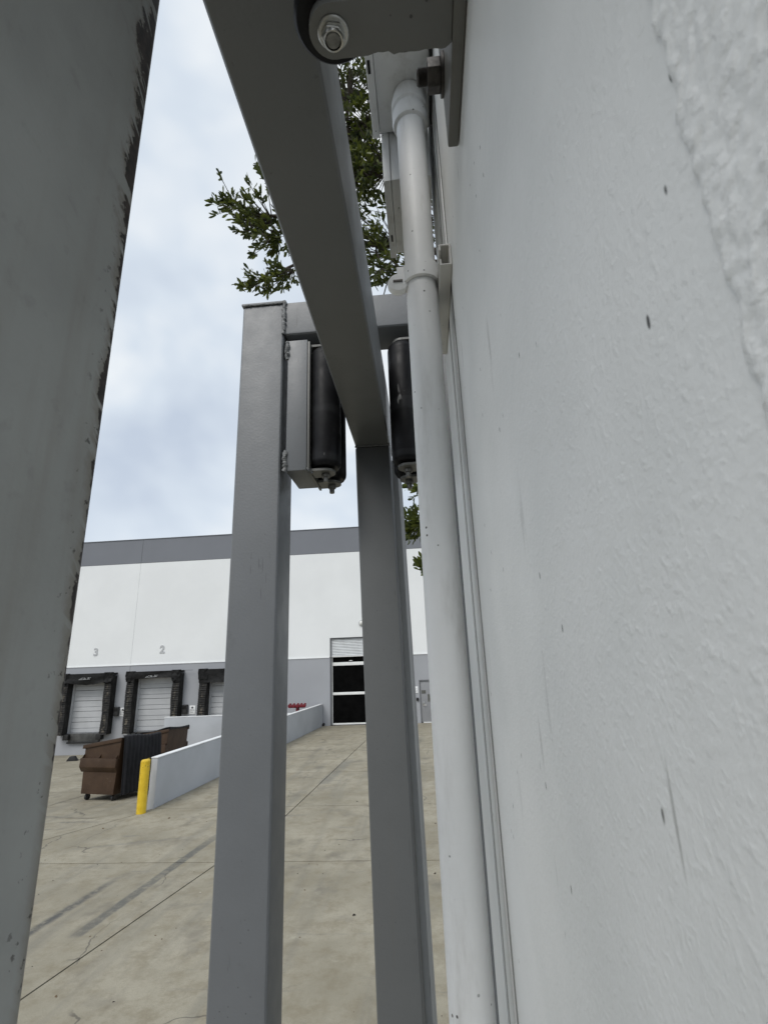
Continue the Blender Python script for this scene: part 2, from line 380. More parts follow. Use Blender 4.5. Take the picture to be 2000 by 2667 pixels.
def concrete_mat():
    t = NT('stained_concrete')
    flat = t.mapping(t.pos, (1, 1, 0.0))
    c = t.mix(t.ramp(t.noise(0.55, 6, 0.6, flat), 0.3, 0.7), (0.25, 0.225, 0.168), (0.395, 0.36, 0.282))
    c = t.mix(t.ramp(t.noise(3.2, 6, 0.75, flat), 0.42, 0.68, 0, 0.75), c, (0.21, 0.175, 0.115))
    c = t.mix(t.ramp(t.noise(110, 4, 0.8, flat), 0.38, 0.66, 0, 0.6), c, (0.20, 0.185, 0.13))
    c = t.mix(t.ramp(t.noise(30, 5, 0.8, flat), 0.52, 0.70, 0, 0.55), c, (0.19, 0.175, 0.125))
    c = t.mix(t.math('MULTIPLY', t.ramp(t.voro(5, flat), 0.03, 0.06, 1, 0), t.ramp(t.noise(1.3, 2, 0.5, flat), 0.45, 0.6, 0, 0.6)), c, (0.10, 0.09, 0.07))
    # tyre wear along the driving direction
    tv = t.mapping(t.pos, (1.25, 0.11, 0), (0, 0, math.radians(8)))
    c = t.mix(t.ramp(t.noise(1.6, 5, 0.6, tv), 0.48, 0.75, 0, 0.6), c, (0.165, 0.156, 0.13))
    # short diagonal scuffs in the truck court
    sv = t.mapping(t.pos, (0.5, 2.6, 0), (0, 0, math.radians(-14)))
    c = t.mix(t.ramp(t.noise(1.8, 4, 0.65, sv), 0.60, 0.74, 0, 0.6), c, (0.15, 0.14, 0.125))
    # pale broom texture and light spills
    c = t.mix(t.ramp(t.noise(2.1, 5, 0.7, t.mapping(t.pos, (1, 1, 0), (0, 0, 0), (9, 4, 0))), 0.60, 0.78, 0, 0.4), c, (0.50, 0.475, 0.37))
    o = t.sep()
    def seg(c, a, b, wid, col, amt, soft=0.02, wob=0.03):
        (ax, ay), (bx, by) = a, b; L = math.hypot(bx - ax, by - ay); ux, uy = (bx - ax) / L, (by - ay) / L
        dx = t.math('SUBTRACT', o['X'], ax); dy = t.math('SUBTRACT', o['Y'], ay)
        s = t.math('ADD', t.math('MULTIPLY', dx, ux), t.math('MULTIPLY', dy, uy))
        q = t.math('ABSOLUTE', t.math('ADD', t.math('SUBTRACT', t.math('MULTIPLY', dx, uy), t.math('MULTIPLY', dy, ux)),
                                      t.math('MULTIPLY', t.math('SUBTRACT', t.noise(5, 3, 0.6, flat), 0.5), wob)))
        e = t.math('MULTIPLY', t.ramp(q, wid - soft, wid + soft, 1, 0), t.math('MULTIPLY', t.ramp(s, -0.06, 0.1), t.ramp(s, L - 0.7, L + 0.2, 1, 0)))
        e = t.math('MULTIPLY', e, t.math('MULTIPLY', t.ramp(t.noise(7, 5, 0.75, flat), 0.32, 0.56, 0.3, 1), t.ramp(t.noise(0.9, 3, 0.6, flat), 0.25, 0.5, 0.65, 1)))
        return t.mix(t.math('MULTIPLY', e, amt), c, col)
    c = seg(c, (-4.35, 6.76), (-4.10, 10.6), 0.075, (0.11, 0.108, 0.095), 0.95)
    c = seg(c, (-5.02, 6.3), (-4.86, 8.6), 0.06, (0.07, 0.07, 0.068), 0.95, 0.05)
    c = seg(c, (-2.95, 14.4), (-2.75, 18.0), 0.16, (0.16, 0.155, 0.135), 0.7, 0.1)
    c = seg(c, (-8.3, 11.9), (-6.9, 11.25), 0.05, (0.09, 0.085, 0.075), 0.8, 0.07, 0.25)
    c = seg(c, (-9.0, 11.2), (-7.6, 11.0), 0.04, (0.10, 0.095, 0.085), 0.75, 0.06, 0.25)
    c = seg(c, (-9.6, 12.6), (-6.7, 12.05), 0.05, (0.11, 0.1, 0.085), 0.8, 0.07, 0.3)
    c = seg(c, (-6.5, 9.7), (-4.4, 10.4), 0.03, (0.17, 0.165, 0.15), 0.6, 0.05, 0.2)
    cr = t.mapping(t.pos, (0.34, 0.22, 0), (0, 0, 0.5))
    wv = t.n.new('ShaderNodeVectorMath'); wv.operation = 'ADD'; t.lk(cr, wv.inputs[0])
    wn_ = t.n.new('ShaderNodeTexNoise'); wn_.inputs['Scale'].default_value = 1.4; wn_.inputs['Detail'].default_value = 4; t.lk(flat, wn_.inputs['Vector'])
    sc_n = t.n.new('ShaderNodeVectorMath'); sc_n.operation = 'SCALE'; sc_n.inputs['Scale'].default_value = 0.22; t.lk(wn_.outputs['Color'], sc_n.inputs[0]); t.lk(sc_n.outputs[0], wv.inputs[1])
    ck = t.math('MULTIPLY', t.ramp(t.voro(1.0, wv.outputs[0], 'DISTANCE_TO_EDGE'), 0.0015, 0.0045, 1, 0), t.ramp(t.noise(0.5, 2, 0.5, flat), 0.5, 0.56, 0, 0.75))
    c = t.mix(ck, c, (0.09, 0.08, 0.065))
    oil = t.math('MULTIPLY', t.ramp(t.noise(1.5, 4, 0.6, t.mapping(t.pos, (1, 0.8, 0), (0, 0, 0), (2, 7, 0))), 0.54, 0.72), 0.65)
    c = t.mix(oil, c, (0.155, 0.14, 0.11))
    h = t.math('ADD', t.noise(140, 4, 0.7, flat), t.math('MULTIPLY', t.noise(30, 3, 0.6, flat), 0.7))
    return t.done(c, 0.85, t.bump(h, 0.35, 0.006))
M['concrete'] = concrete_mat()
M['soil'] = simple('dark_joint_soil', (0.055, 0.05, 0.043), 0.95, 0.3, 4)

def leaf_mat():
    t = NT('leaf_green')
    n = t.n.new('ShaderNodeAttribute'); n.attribute_name = 'tint'
    c = t.mix(n.outputs['Fac'], (0.034, 0.052, 0.013), (0.175, 0.20, 0.036))
    m = t.done(c, 0.5)
    tr = t.n.new('ShaderNodeBsdfTranslucent'); t.lk(c, tr.inputs['Color'])
    ms = t.n.new('ShaderNodeMixShader'); ms.inputs[0].default_value = 0.42
    out = t.n['Material Output']
    t.lk(t.b.outputs[0], ms.inputs[1]); t.lk(tr.outputs[0], ms.inputs[2]); t.lk(ms.outputs[0], out.inputs['Surface'])
    return m
M['leaf'] = leaf_mat()
M['bark'] = simple('grey_brown_bark', (0.07, 0.058, 0.045), 0.9, 0.35, 12, 0.8, 30, 0.02)

# ------------------------------------------------------------------ ground
def xw(y): return -6.40 + (y - 12.32) * 0.0507            # foot of the ramp wall
def bound(y): return xw(y) if y >= 12.0 else -6.49 + (y - 11.95) * 0.545
def xj(y): return -4.066 + (y - 5.686) * 0.1563 if y <= 11.5 else -3.157 + (y - 11.5) * 0.039
def g(x, y):
    d = bound(y) - x
    if d <= 0 or y < 9.5: return 0.0
    drop = 0.0595 * (min(y, 27.6) - 9.5)
    w = 2.0 if y < 11.9 else max(0.02, 2.0 * (1 - (y - 11.9) / 0.5))
    s = min(1.0, d / w); s = s * s * (3 - 2 * s)
    return -drop * s

xs = [-400, -150, -80, -50] + [-36 + i for i in range(28)] + [-8 + 0.25 * i for i in range(12)] + [-5, -3, 0, 4, 10, 20, 50, 150, 400]
ys = [-300, -100, -30, -5, 0, 5, 8] + [9 + 0.5 * i for i in range(40)] + [30, 40, 80, 200, 500]
mb = MB()
mb.add([(x, y, g(x, y) - 0.06 - (0.05 if 9 < y < 28 and x < -4 else 0)) for y in ys for x in xs],
       [(j * len(xs) + i, j * len(xs) + i + 1, (j + 1) * len(xs) + i + 1, (j + 1) * len(xs) + i) for j in range(len(ys) - 1) for i in range(len(xs) - 1)])
tag(mb.build('ground', M['soil'], smooth=0), kind='structure')

def slab(parent, fa, fb, y0, y1, gap=0.013):
    nx = ny = 8; mb = MB(); v = []
    y0 += gap; y1 -= gap
    for j in range(ny + 1):
        y = y0 + (y1 - y0) * j / ny; a, b = fa(y) + gap, fb(y) - gap
        for i in range(nx + 1):
            x = a + (b - a) * i / nx
            v.append((x, y, g(x, y)))
    W = nx + 1
    f = [(j * W + i, j * W + i + 1, (j + 1) * W + i + 1, (j + 1) * W + i) for j in range(ny) for i in range(nx)]
    ring = [i for i in range(W)] + [j * W + nx for j in range(1, W)] + [ny * W + i for i in range(nx - 1, -1, -1)] + [j * W for j in range(ny - 1, 0, -1)]
    n0 = len(v); v += [(v[i][0], v[i][1], v[i][2] - 0.05) for i in ring]
    n = len(ring)
    f += [(ring[k], n0 + k, n0 + (k + 1) % n, ring[(k + 1) % n]) for k in range(n)]
    mb.add(v, f)
    return mb.build('slab', M['concrete'], parent, smooth=30, recalc=True)

drive = empty('driveway', kind='structure')
court = empty('truck_court', kind='structure')
rows = [-3.2, 1.0, 5.02, 9.06, 12.3, 15.9, 19.8, 23.7, 27.49]
for y0, y1 in zip(rows[:-1], rows[1:]):
    if y0 < 12:
        cols = [bound, xj, lambda y: 1.0 + 0.03 * (y - 9), lambda y: 5.2, lambda y: 9.5]
    else:
        cols = [lambda y: xw(y) + 0.002, xj, lambda y: 1.0 + 0.03 * (y - 9), lambda y: 5.2, lambda y: 9.5]
    for a, b in zip(cols[:-1], cols[1:]): slab(drive, a, b, y0, y1)
    lc = [lambda y: -26.0, lambda y: -21.8, lambda y: -17.6, lambda y: -13.4]
    if y0 < 12: lc += [bound] if y0 < 6 else [lambda y: -10.0, bound]
    else: lc += [lambda y: -10.0, lambda y: xw(y) - 0.13]
    for a, b in zip(lc[:-1], lc[1:]):
        if a(y0) < b(y0) - 0.5: slab(court, a, b, y0, y1)

# ------------------------------------------------------------------ warehouse
YF = 27.5
def E_(z): return EYE + z
wh = empty('warehouse', (-8, YF, 0), label='large white tilt-up warehouse with grey base band and dark grey parapet', cat='building')
def child(o):      # keep world placement under the warehouse empty
    o.parent = wh; o.matrix_parent_inverse = Matrix.Translation((8, -YF, 0)); return o

joints = [-31.1, -23.7, -16.3, -8.9, -1.5, 5.9, 13.3]
openings = [(-19.43, -17.38, -2.95, -0.28), (-15.75, -13.62, -2.95, -0.28), (-11.75, -9.65, -2.95, -0.28),
            (-5.25, -1.75, -2.95, 1.42), (-0.60, 0.32, -2.95, -0.877)]
bands = [('base_panel', 'band', -4.35, 0.43), ('wall_panel', 'white', 0.43, 6.09), ('parapet_panel', 'parapet', 6.09, 7.49)]
GAP = 0.012
for xa, xb in zip(joints[:-1], joints[1:]):
    for nm, mt, za, zb in bands:
        x0, x1, z0, z1 = xa + GAP, xb - GAP, za, zb - (0.0 if nm == 'parapet_panel' else 0.02)
        cutx = sorted({x0, x1} | {q for o in openings for q in o[:2] if x0 < q < x1 and o[2] < z1 and o[3] > z0})
        cutz = sorted({z0, z1} | {q for o in openings for q in o[2:] if z0 < q < z1 and o[0] < x1 and o[1] > x0})
        mb = MB()
        for u0, u1 in zip(cutx[:-1], cutx[1:]):
            for w0, w1 in zip(cutz[:-1], cutz[1:]):
                uc, wc = (u0 + u1) / 2, (w0 + w1) / 2
                if any(o[0] < uc < o[1] and o[2] < wc < o[3] for o in openings): continue
                mb.add([(u0, YF, E_(w0)), (u1, YF, E_(w0)), (u1, YF, E_(w1)), (u0, YF, E_(w1))], [(0, 1, 2, 3)])
        for o in openings:                                   # reveals
            if x0 <= o[0] and o[1] <= x1:
                a, b = max(o[2], z0), min(o[3], z1)
                if a >= b: continue
                mb.add([(o[0], YF, E_(a)), (o[0], YF, E_(b)), (o[0], YF + 0.2, E_(b)), (o[0], YF + 0.2, E_(a))], [(0, 1, 2, 3)])
                mb.add([(o[1], YF, E_(a)), (o[1], YF + 0.2, E_(a)), (o[1], YF + 0.2, E_(b)), (o[1], YF, E_(b))], [(0, 1, 2, 3)])
                if o[3] <= z1: mb.add([(o[0], YF, E_(o[3])), (o[1], YF, E_(o[3])), (o[1], YF + 0.2, E_(o[3])), (o[0], YF + 0.2, E_(o[3]))], [(0, 1, 2, 3)])
        # panel edges at the joints and bands
        mb.add([(x0, YF, E_(z0)), (x0, YF + 0.05, E_(z0)), (x0, YF + 0.05, E_(z1)), (x0, YF, E_(z1))], [(0, 1, 2, 3)])
        mb.add([(x1, YF, E_(z0)), (x1, YF, E_(z1)), (x1, YF + 0.05, E_(z1)), (x1, YF + 0.05, E_(z0))], [(0, 1, 2, 3)])
        mb.add([(x0, YF, E_(z1)), (x1, YF, E_(z1)), (x1, YF + 0.05, E_(z1)), (x0, YF + 0.05, E_(z1))], [(0, 1, 2, 3)])
        child(mb.build(nm, M[mt], smooth=0, recalc=False))
# recessed joint backing, only beside the joints and band lines
for x in joints:
    for mt, za, zb in (('joint', -4.3, 0.39), ('jointwhite', 0.44, 6.05), ('joint', 6.11, 7.47)): child(MB().box(x - 0.03, x + 0.03, YF + 0.015, YF + 0.05, E_(za), E_(zb)).build('joint_filler', M[mt], smooth=0))
for xa, xb in ((joints[0], -5.27), (-1.73, joints[-1])): child(MB().box(xa, xb, YF - 0.03, YF + 0.03, E_(0.395), E_(0.445)).build('reveal_strip', M['white'], smooth=0))
child(MB().box(joints[0], joints[-1], YF + 0.012, YF + 0.045, E_(6.06), E_(6.1)).build('shadow_reveal', M['joint'], smooth=0))
child(MB().box(joints[0], joints[-1], YF - 0.03, YF + 0.4, E_(7.492), E_(7.53)).build('coping', M['parapet'], smooth=0))
child(MB().box(joints[0] + 0.1, joints[-1] - 0.1, YF + 0.42, YF + 30, E_(6.6), E_(6.8)).build('roof', M['parapet'], smooth=0))
for q in ((joints[0], joints[0] + 0.2, YF + 0.06, YF + 30), (joints[-1] - 0.2, joints[-1], YF + 0.06, YF + 30), (joints[0], joints[-1], YF + 30.05, YF + 30.2)): child(MB().box(*q, -1.3, E_(7.3)).build('plain_wall', M['white'], smooth=0))
# dark room behind the openings
mb = MB(); mb.box(joints[0] + 0.3, joints[-1] - 0.3, YF + 0.9, YF + 0.95, E_(-3.2), E_(2))
child(mb.build('interior_wall', M['screen'], smooth=0))

# numbers over the docks
def text_mesh(txt, size, ext):
    cu = bpy.data.curves.new('t', 'FONT'); cu.body = txt; cu.size = size; cu.extrude = ext; cu.align_x = 'CENTER'; cu.align_y = 'CENTER'; cu.offset = 0.018
    o = bpy.data.objects.new('t', cu); COL.objects.link(o)
    dg = bpy.context.evaluated_depsgraph_get(); me = bpy.data.meshes.new_from_object(o.evaluated_get(dg))
    bpy.data.objects.remove(o); bpy.data.curves.remove(cu); return me
for ch, x in (('3', -18.38), ('2', -14.56), ('1', -10.7)):
    me = text_mesh(ch, 0.56, 0.012); me.materials.clear(); me.materials.append(M['number'])
    o = obj_from(me, 'door_number'); o.rotation_euler = (math.radians(90), 0, 0); o.location = (x, YF - 0.014, E_(1.17)); child(o)

# dock doors with shelters, bumpers and leveller plates
def dock(x0, x1, idx):
    cx = (x0 + x1) / 2
    d = empty('dock_door', (cx, YF, E_(-2.95))); child(d); d['label'] = 'light grey sectional dock door ' + ('below the number 3', 'below the number 2', 'beside the grey post')[idx]
    def sub(o): o.parent = d; o.matrix_parent_inverse = (d.matrix_parent_inverse.inverted() @ Matrix.Identity(4)) ; return o
    hs = 2.67 / 5
    def rel(mb): mb.v = [(a - cx, b - YF, c - E_(-2.95)) for a, b, c in mb.v]; return mb
    for k in range(5):
        z = E_(-2.95) + k * hs; y = YF + 0.14
        pr = [(y + 0.05, z + 0.004), (y, z + 0.004), (y, z + 0.20), (y + 0.03, z + 0.203), (y + 0.03, z + 0.224), (y, z + 0.228), (y, z + hs - 0.022), (y + 0.03, z + hs - 0.016), (y + 0.05, z + hs - 0.006)]
        o = rel(MB().prism(pr, x0 + 0.03, x1 - 0.03, 0)).build('door_section', M['doorgrey'], smooth=20); o.parent = d
    for q0, q1 in ((x0 + 0.002, x0 + 0.06), (x1 - 0.06, x1 - 0.002)): rel(MB().box(q0, q1, YF + 0.02, YF + 0.12, E_(-2.95), E_(-0.29))).build('door_track', M['doorgrey'], d, smooth=0)
    # shelter
    s = empty('dock_shelter', (cx, YF, E_(-2.95))); child(s)
    rnd = random.Random(11 + idx)
    for side in (-1, 1):
        xi = x0 if side < 0 else x1
        xo = xi + side * 0.40
        a, b = min(xi, xo), max(xi, xo); w2 = (b - a) / 2
        n = 26; zt, zb = E_(-0.10), E_(-3.02); st = (zt - zb) / n; y0 = YF - 0.42
        prof = []
        for k in range(n):
            z = zb + k * st
            jit = rnd.uniform(-0.012, 0.012)
            prof += [(y0 - 0.045 + jit, z), (y0 + 0.01 + jit, z + st * 0.92)]
        prof = [(YF - 0.003, zb)] + prof + [(YF - 0.003, zt)]
        mb = MB(); mb.prism([(q[0] - YF, q[1] - E_(-2.95)) for q in prof], -w2, w2, 0)
        # let the pad lean and bulge a little
        mb.v = [(x * (1 + 0.05 * math.sin(4 * z + side)) + 0.02 * math.sin(2.3 * z + idx), y, z) for x, y, z in mb.v]
        o = mb.build('side_pad', M['pad'], smooth=0); o.parent = s; o.location = ((a + b) / 2 - cx, 0, 0)
        # slumped fabric corner
        mb = MB(); nx, nz = 6, 8; v = []
        for j in range(nz + 1):
            for i in range(nx + 1):
                u, w = i / nx, j / nz
                x = -w2 - 0.05 + (2 * w2 + 0.1) * u; z = 0.62 * (1 - w)
                y = -0.46 - 0.04 * math.sin(3 * u * math.pi + 5 * w) - 0.05 * rnd.random() - 0.03 * (1 - w)
                if j == nz: z += 0.14 * rnd.random()
                v.append((x, y, z + 2.42))
        W = nx + 1
        mb.sheet(v, W, nz + 1, (0, 0.05, 0))
        o = mb.build('corner_drape', M['vinyl'], smooth=40); o.parent = s; o.location = ((a + b) / 2 - cx, 0, 0)
        # rubber bumper under the pad
        bx = x0 - 0.02 if side < 0 else x1 - 0.26
        o = rel(MB().box(bx, bx + 0.28, YF - 0.3, YF - 0.002, E_(-3.27), E_(-2.99))).build('bumper', M['blackgap'], s, bevel=0.02)
    # head curtain with a sagging lower edge
    nx, nz = 22, 5; v = []
    for j in range(nz + 1):
        for i in range(nx + 1):
            u, w = i / nx, j / nz
            x = (x0 - 0.42) + (x1 - x0 + 0.84) * u - cx
            sag = -0.10 * math.sin(math.pi * u) * (idx != 1) + (0.14 * math.sin(math.pi * u) if idx == 1 else 0.0)
            low = 2.95 - 0.40 + sag + 0.03 * math.sin(9 * u + idx) + rnd.uniform(-0.015, 0.015)
            if idx == 2: low = 2.95 - 0.62
            z = (2.95 + 0.04) * (1 - w) + low * w
            y = -0.50 + 0.05 * math.sin(7 * u + 4 * w + idx * 2) * w + rnd.uniform(-0.012, 0.012)
            v.append((x, y, z))
    W = nx + 1; mb = MB()
    mb.sheet(v, W, nz + 1, (0, 0.03, 0))
    mb.build('head_curtain', M['vinyl'], s, smooth=40)
    o = rel(MB().box(x0 - 0.42, x1 + 0.42, YF - 0.49, YF - 0.003, E_(-0.02), E_(0.06))).build('head_cap', M['vinyl'], s, bevel=0.02)
    if idx < 2:
        mb = MB()
        for q in range(6):
            lx = -0.36 + q * 0.11
            mb.box(lx, lx + 0.075, -0.575, -0.568, 2.95 - 0.245, 2.95 - 0.225)
            mb.box(lx + (0.0 if q % 2 else 0.05), lx + (0.02 if q % 2 else 0.07), -0.575, -0.568, 2.95 - 0.225, 2.95 - 0.17)
            if q % 3: mb.box(lx + 0.02, lx + 0.08, -0.575, -0.568, 2.95 - 0.17, 2.95 - 0.15)
        mb.v = [(x + 0.5 * (z - 2.75), y, z + 0.03 * x) for x, y, z in mb.v]
        mb.build('printed_mark', M['logo'], s, smooth=0)['kind'] = 'stuff'
    # leveller plate
    pl = rel(MB().box(cx - 0.86, cx + 0.86, YF - 0.10, YF - 0.002, E_(-3.40), E_(-2.97))).build('leveller_plate', M['leveler'], s, bevel=0.012)
    rel(MB().box(cx - 0.90, cx + 0.90, YF - 0.16, YF - 0.102, E_(-3.45), E_(-3.37))).build('leveller_lip', M['blackgap'], s, bevel=0.01)
for i, o in enumerate(openings[:3]): dock(o[0], o[1], i)
child(MB().box(-13.2, -12.66, YF - 0.2, YF - 0.18, E_(0.035), E_(0.05)).build('hook_rod', M['black'], smooth=0))

# grade-level door: curtain half down, mesh screen below
gd = empty('rolling_door', (-3.5, YF, 0)); child(gd)
x0, x1 = -5.25, -1.75
mb = None
z = 1.36
hs = [0.07] * 4 + [0.085] * 6
for q in range(11):
    zt = 1.37 - q * 0.082
    mb = MB().prism([(0.16, E_(zt)), (0.125, E_(zt - 0.012)), (0.115, E_(zt - 0.04)), (0.125, E_(zt - 0.07)), (0.16, E_(zt - 0.08))], x0 + 0.05 + 3.5, x1 - 0.05 + 3.5, 0)
    mb.build('slat', M['slat'], gd, smooth=60)
MB().box(x0 + 3.53, x1 + 3.47, 0.09, 0.17, E_(0.42), E_(0.465)).build('bottom_bar', M['alu'], gd, bevel=0.006)
for q in ((x0 + 3.504, x0 + 3.555), (x1 + 3.445, x1 + 3.496)): MB().box(*q, 0.02, 0.2, E_(-2.94), E_(1.41)).build('guide_track', M['frame'], gd, smooth=0)
MB().box(x0 + 3.56, x1 + 3.44, 0.03, 0.2, E_(1.375), E_(1.412)).build('header', M['frame'], gd, smooth=0)
sd_ = empty('screen_door', (-3.5, YF, 0)); child(sd_)
for za, zb, yy in ((-0.02, 0.15, 0.17), (-1.49, -1.36, 0.17), (-2.94, -2.86, 0.17)):
    MB().box(x0 + 3.62, x1 + 3.38, yy, yy + 0.05, E_(za), E_(zb)).build('rail', M['alu'], sd_, bevel=0.006)
for xa in (x0 + 3.566, x1 + 3.5 - 0.114): MB().box(xa, xa + 0.048, 0.172, 0.222, E_(-2.94), E_(0.40)).build('stile', M['alu'], sd_, bevel=0.006)
for za, zb in ((0.15, 0.4), (-1.36, -0.02), (-2.86, -1.49)): MB().box(x0 + 3.62, x1 + 3.38, 0.195, 0.2, E_(za), E_(zb)).build('mesh_panel', M['screen'], sd_, smooth=0)
MB().box(-0.75, -0.58, 0.186, 0.194, E_(0.20), E_(0.235)).build('handle', M['alu'], sd_, smooth=0)

# personnel door
md = empty('personnel_door', (-0.14, YF, 0)); child(md)
MB().box(-0.415, 0.415, 0.06, 0.11, E_(-2.9), E_(-0.94)).build('door_leaf', M['mandoor'], md, bevel=0.005)
for q in ((-0.458, -0.418, -2.945), (0.418, 0.458, -2.945), (-0.416, 0.416, -0.936)): MB().box(q[0], q[1], 0.01, 0.13, E_(q[2]), E_(-0.88)).build('door_frame', M['frame'], md, smooth=0)
MB().box(-0.34, 0.40, 0.02, 0.058, E_(-2.945), E_(-2.905)).build('threshold', M['alu'], md, smooth=0)
MB().box(-0.36, -0.14, 0.05, 0.059, E_(-1.55), E_(-1.39)).build('notice_plate', M['plate'], md, smooth=0)
MB().box(-0.05, 0.19, 0.05, 0.059, E_(-1.94), E_(-1.59)).build('notice_plate', M['plate'], md, smooth=0)
hd = MB().box(-0.31, -0.25, 0.045, 0.059, E_(-2.14), E_(-1.94)).build('lock_plate', M['steel'], md, bevel=0.004)
MB().tube([(-0.28, 0.045, E_(-2.1)), (-0.28, -0.01, E_(-2.1)), (-0.15, -0.012, E_(-2.1))], 0.012, 8).build('lever', M['steel'], hd)

# things fixed to the facade
def wall_thing(name, x, z, label, cat, group=None): return empty(name, (x, YF, E_(z)), label=label, cat=cat, group=group)
for x, lab in ((-16.46, 'small white notice between the leftmost two dock doors'), (-12.62, 'small white notice just above the cross wall')):
    s = wall_thing('notice_sign', x, -1.97, lab, 'sign', 'white notices by the dock doors')
    MB().box(-0.16, 0.16, -0.016, -0.003, -0.21, 0.21).build('panel', M['sign'], s, bevel=0.003)
    mb = MB(); mb.prism([(-0.05, 0.06), (0.05, 0.06), (0.06, 0.11), (0.0, 0.17), (-0.06, 0.11)], -0.021, -0.018, 1)
    mb.box(-0.12, 0.10, -0.021, -0.018, -0.005, 0.012); mb.box(-0.12, 0.12, -0.021, -0.018, -0.055, -0.042); mb.box(-0.11, 0.04, -0.021, -0.018, -0.11, -0.10); mb.box(-0.11, 0.08, -0.021, -0.018, -0.15, -0.14)
    mb.build('printed_mark', M['ink'], s, smooth=0)['kind'] = 'stuff'
for x, lab in ((-16.75, 'black control box between the leftmost two dock doors'), (-12.98, 'black control box just above the end of the cross wall')):
    s = wall_thing('control_box', x, -1.93, lab, 'control box', 'dock control boxes')
    MB().box(-0.13, 0.13, -0.2, -0.003, -0.23, 0.23).build('housing', M['black'], s, bevel=0.03)
    MB().box(-0.10, 0.10, -0.222, -0.202, 0.02, 0.19).build('cover', M['vinyl'], s, bevel=0.008)
s = wall_thing('door_notice', -0.745, -1.35, 'white upright notice left of the grey personnel door', 'sign')
MB().box(-0.075, 0.075, -0.014, -0.003, -0.16, 0.16).build('panel', M['sign'], s, bevel=0.003)
mb = MB(); mb.box(-0.05, 0.0, -0.019, -0.016, 0.03, 0.05); mb.box(-0.01, 0.02, -0.019, -0.016, 0.05, 0.10); mb.box(-0.05, 0.01, -0.019, -0.016, -0.08, -0.06); mb.box(0.0, 0.03, -0.019, -0.016, -0.06, 0.0)
mb.build('printed_mark', M['number'], s, smooth=0)['kind'] = 'stuff'
s = wall_thing('key_box', -0.715, -1.81, 'small black box under the white door notice', 'box')
MB().box(-0.06, 0.06, -0.07, -0.003, -0.075, 0.075).build('housing', M['black'], s, bevel=0.01)
MB().box(-0.04, 0.04, -0.08, -0.072, -0.02, 0.05).build('keypad', M['vinyl'], s, bevel=0.003)
s = wall_thing('wall_lamp', -3.5, 2.13, 'round pale lamp on white wall over the rolling door', 'lamp')
MB().lathe((0, 0, 0), [(0.17, -0.003), (0.17, -0.05), (0.13, -0.06)], 24, 1).build('mount', M['number'], s)
MB().lathe((0, 0, 0), [(0.125, -0.061), (0.12, -0.10), (0.08, -0.14), (0.02, -0.155)], 24, 1).build('globe', M['lamp'], s)

# ------------------------------------------------------------------ low walls, bollard, bins
lw = empty('ramp_wall', (-6.6, 12.32, 0), label='low grey concrete wall with top whitened for skylight running from yellow bollard to warehouse', cat='wall')
def lw_add(mb, nm, mt, bev):
    mb.v = [(a + 6.6, b - 12.32, c) for a, b, c in mb.v]; return mb.build(nm, M[mt], lw, bevel=bev)
xa, xb_, ya, yb = xw(12.32), xw(27.45), 12.32, 27.45
mb = MB(); mb.prism([(xa - 0.16, ya), (xa, ya), (xb_, yb), (xb_ - 0.16, yb)], -1.3, 1.035, 2); lw_add(mb, 'wall_body', 'lowwall', 0.02)
mb = MB(); mb.prism([(xa - 0.165, ya - 0.004), (xa + 0.006, ya - 0.004), (xb_ + 0.006, yb), (xb_ - 0.165, yb)], 1.0365, 1.062, 2); lw_add(mb, 'sky_bright_cap', 'cap', 0.01)  # top piece coloured to paint the skylight on the wall
cw = empty('cross_wall', (-8.7, 22.6, 0), label='low grey wall across the truck court in front of dock 1', cat='wall')
MB().box(-2.9, xw(22.6) - 0.175 + 8.7, 0, 0.16, -1.4, 1.035).build('wall_body', M['lowwall'], cw, bevel=0.02)
MB().box(-2.91, xw(22.6) - 0.172 + 8.7, -0.006, 0.166, 1.0365, 1.062).build('sky_bright_cap', M['cap'], cw, bevel=0.01)  # same painted skylight on the cross wall's top

bo = empty('bollard', (-6.49, 11.95, 0), label='yellow steel bollard at the end of the low grey wall', cat='bollard')
MB().lathe((0, 0, 0), [(0.099, -0.2), (0.099, 1.03)], 28).build('pipe', M['yellow'], bo)
MB().lathe((0, 0, 0), [(0.0985, 1.0305), (0.092, 1.055), (0.07, 1.072), (0.02, 1.08)], 28).build('cap', M['yellow'], bo)
gp = empty('corner_guard', (-6.562, 12.3, 0.8), label='bright yellow steel guard on the end of the low wall', cat='corner guard')
MB().box(-0.13, -0.002, -0.012, 0.008, -0.02, 0.22).build('plate', M['yellow'], gp, bevel=0.003)
MB().box(-0.142, -0.131, -0.012, 0.2, -0.02, 0.22).build('side_leaf', M['yellow'], gp, bevel=0.003)

rm = empty('fire_inlet_manifold', (-6.58, 26.0, g(-6.58, 26)), label='red fire inlet manifold standing behind the low wall', cat='fire inlet')
zb = 1.02 - g(-6.58, 26)
MB().tube([(0, 0, 0), (0, 0, zb)], 0.09, 12).build('riser', M['red'], rm)
MB().tube([(-0.42, 0, zb + 0.07), (0.36, 0, zb + 0.07)], 0.075, 12).build('header', M['red'], rm)
for k, x in enumerate((-0.36, -0.17, 0.02, 0.20, 0.37)):
    MB().lathe((x, 0, zb + 0.10), [(0.06, -0.02), (0.06, -0.12), (0.085, -0.125), (0.09, -0.19), (0.03, -0.20)], 14, 1).build('inlet', M['red'], rm)
    MB().lathe((x, 0, zb + 0.10), [(0.05, 0.0), (0.055, 0.10), (0.03, 0.115)], 12).build('cap', M['red'], rm)

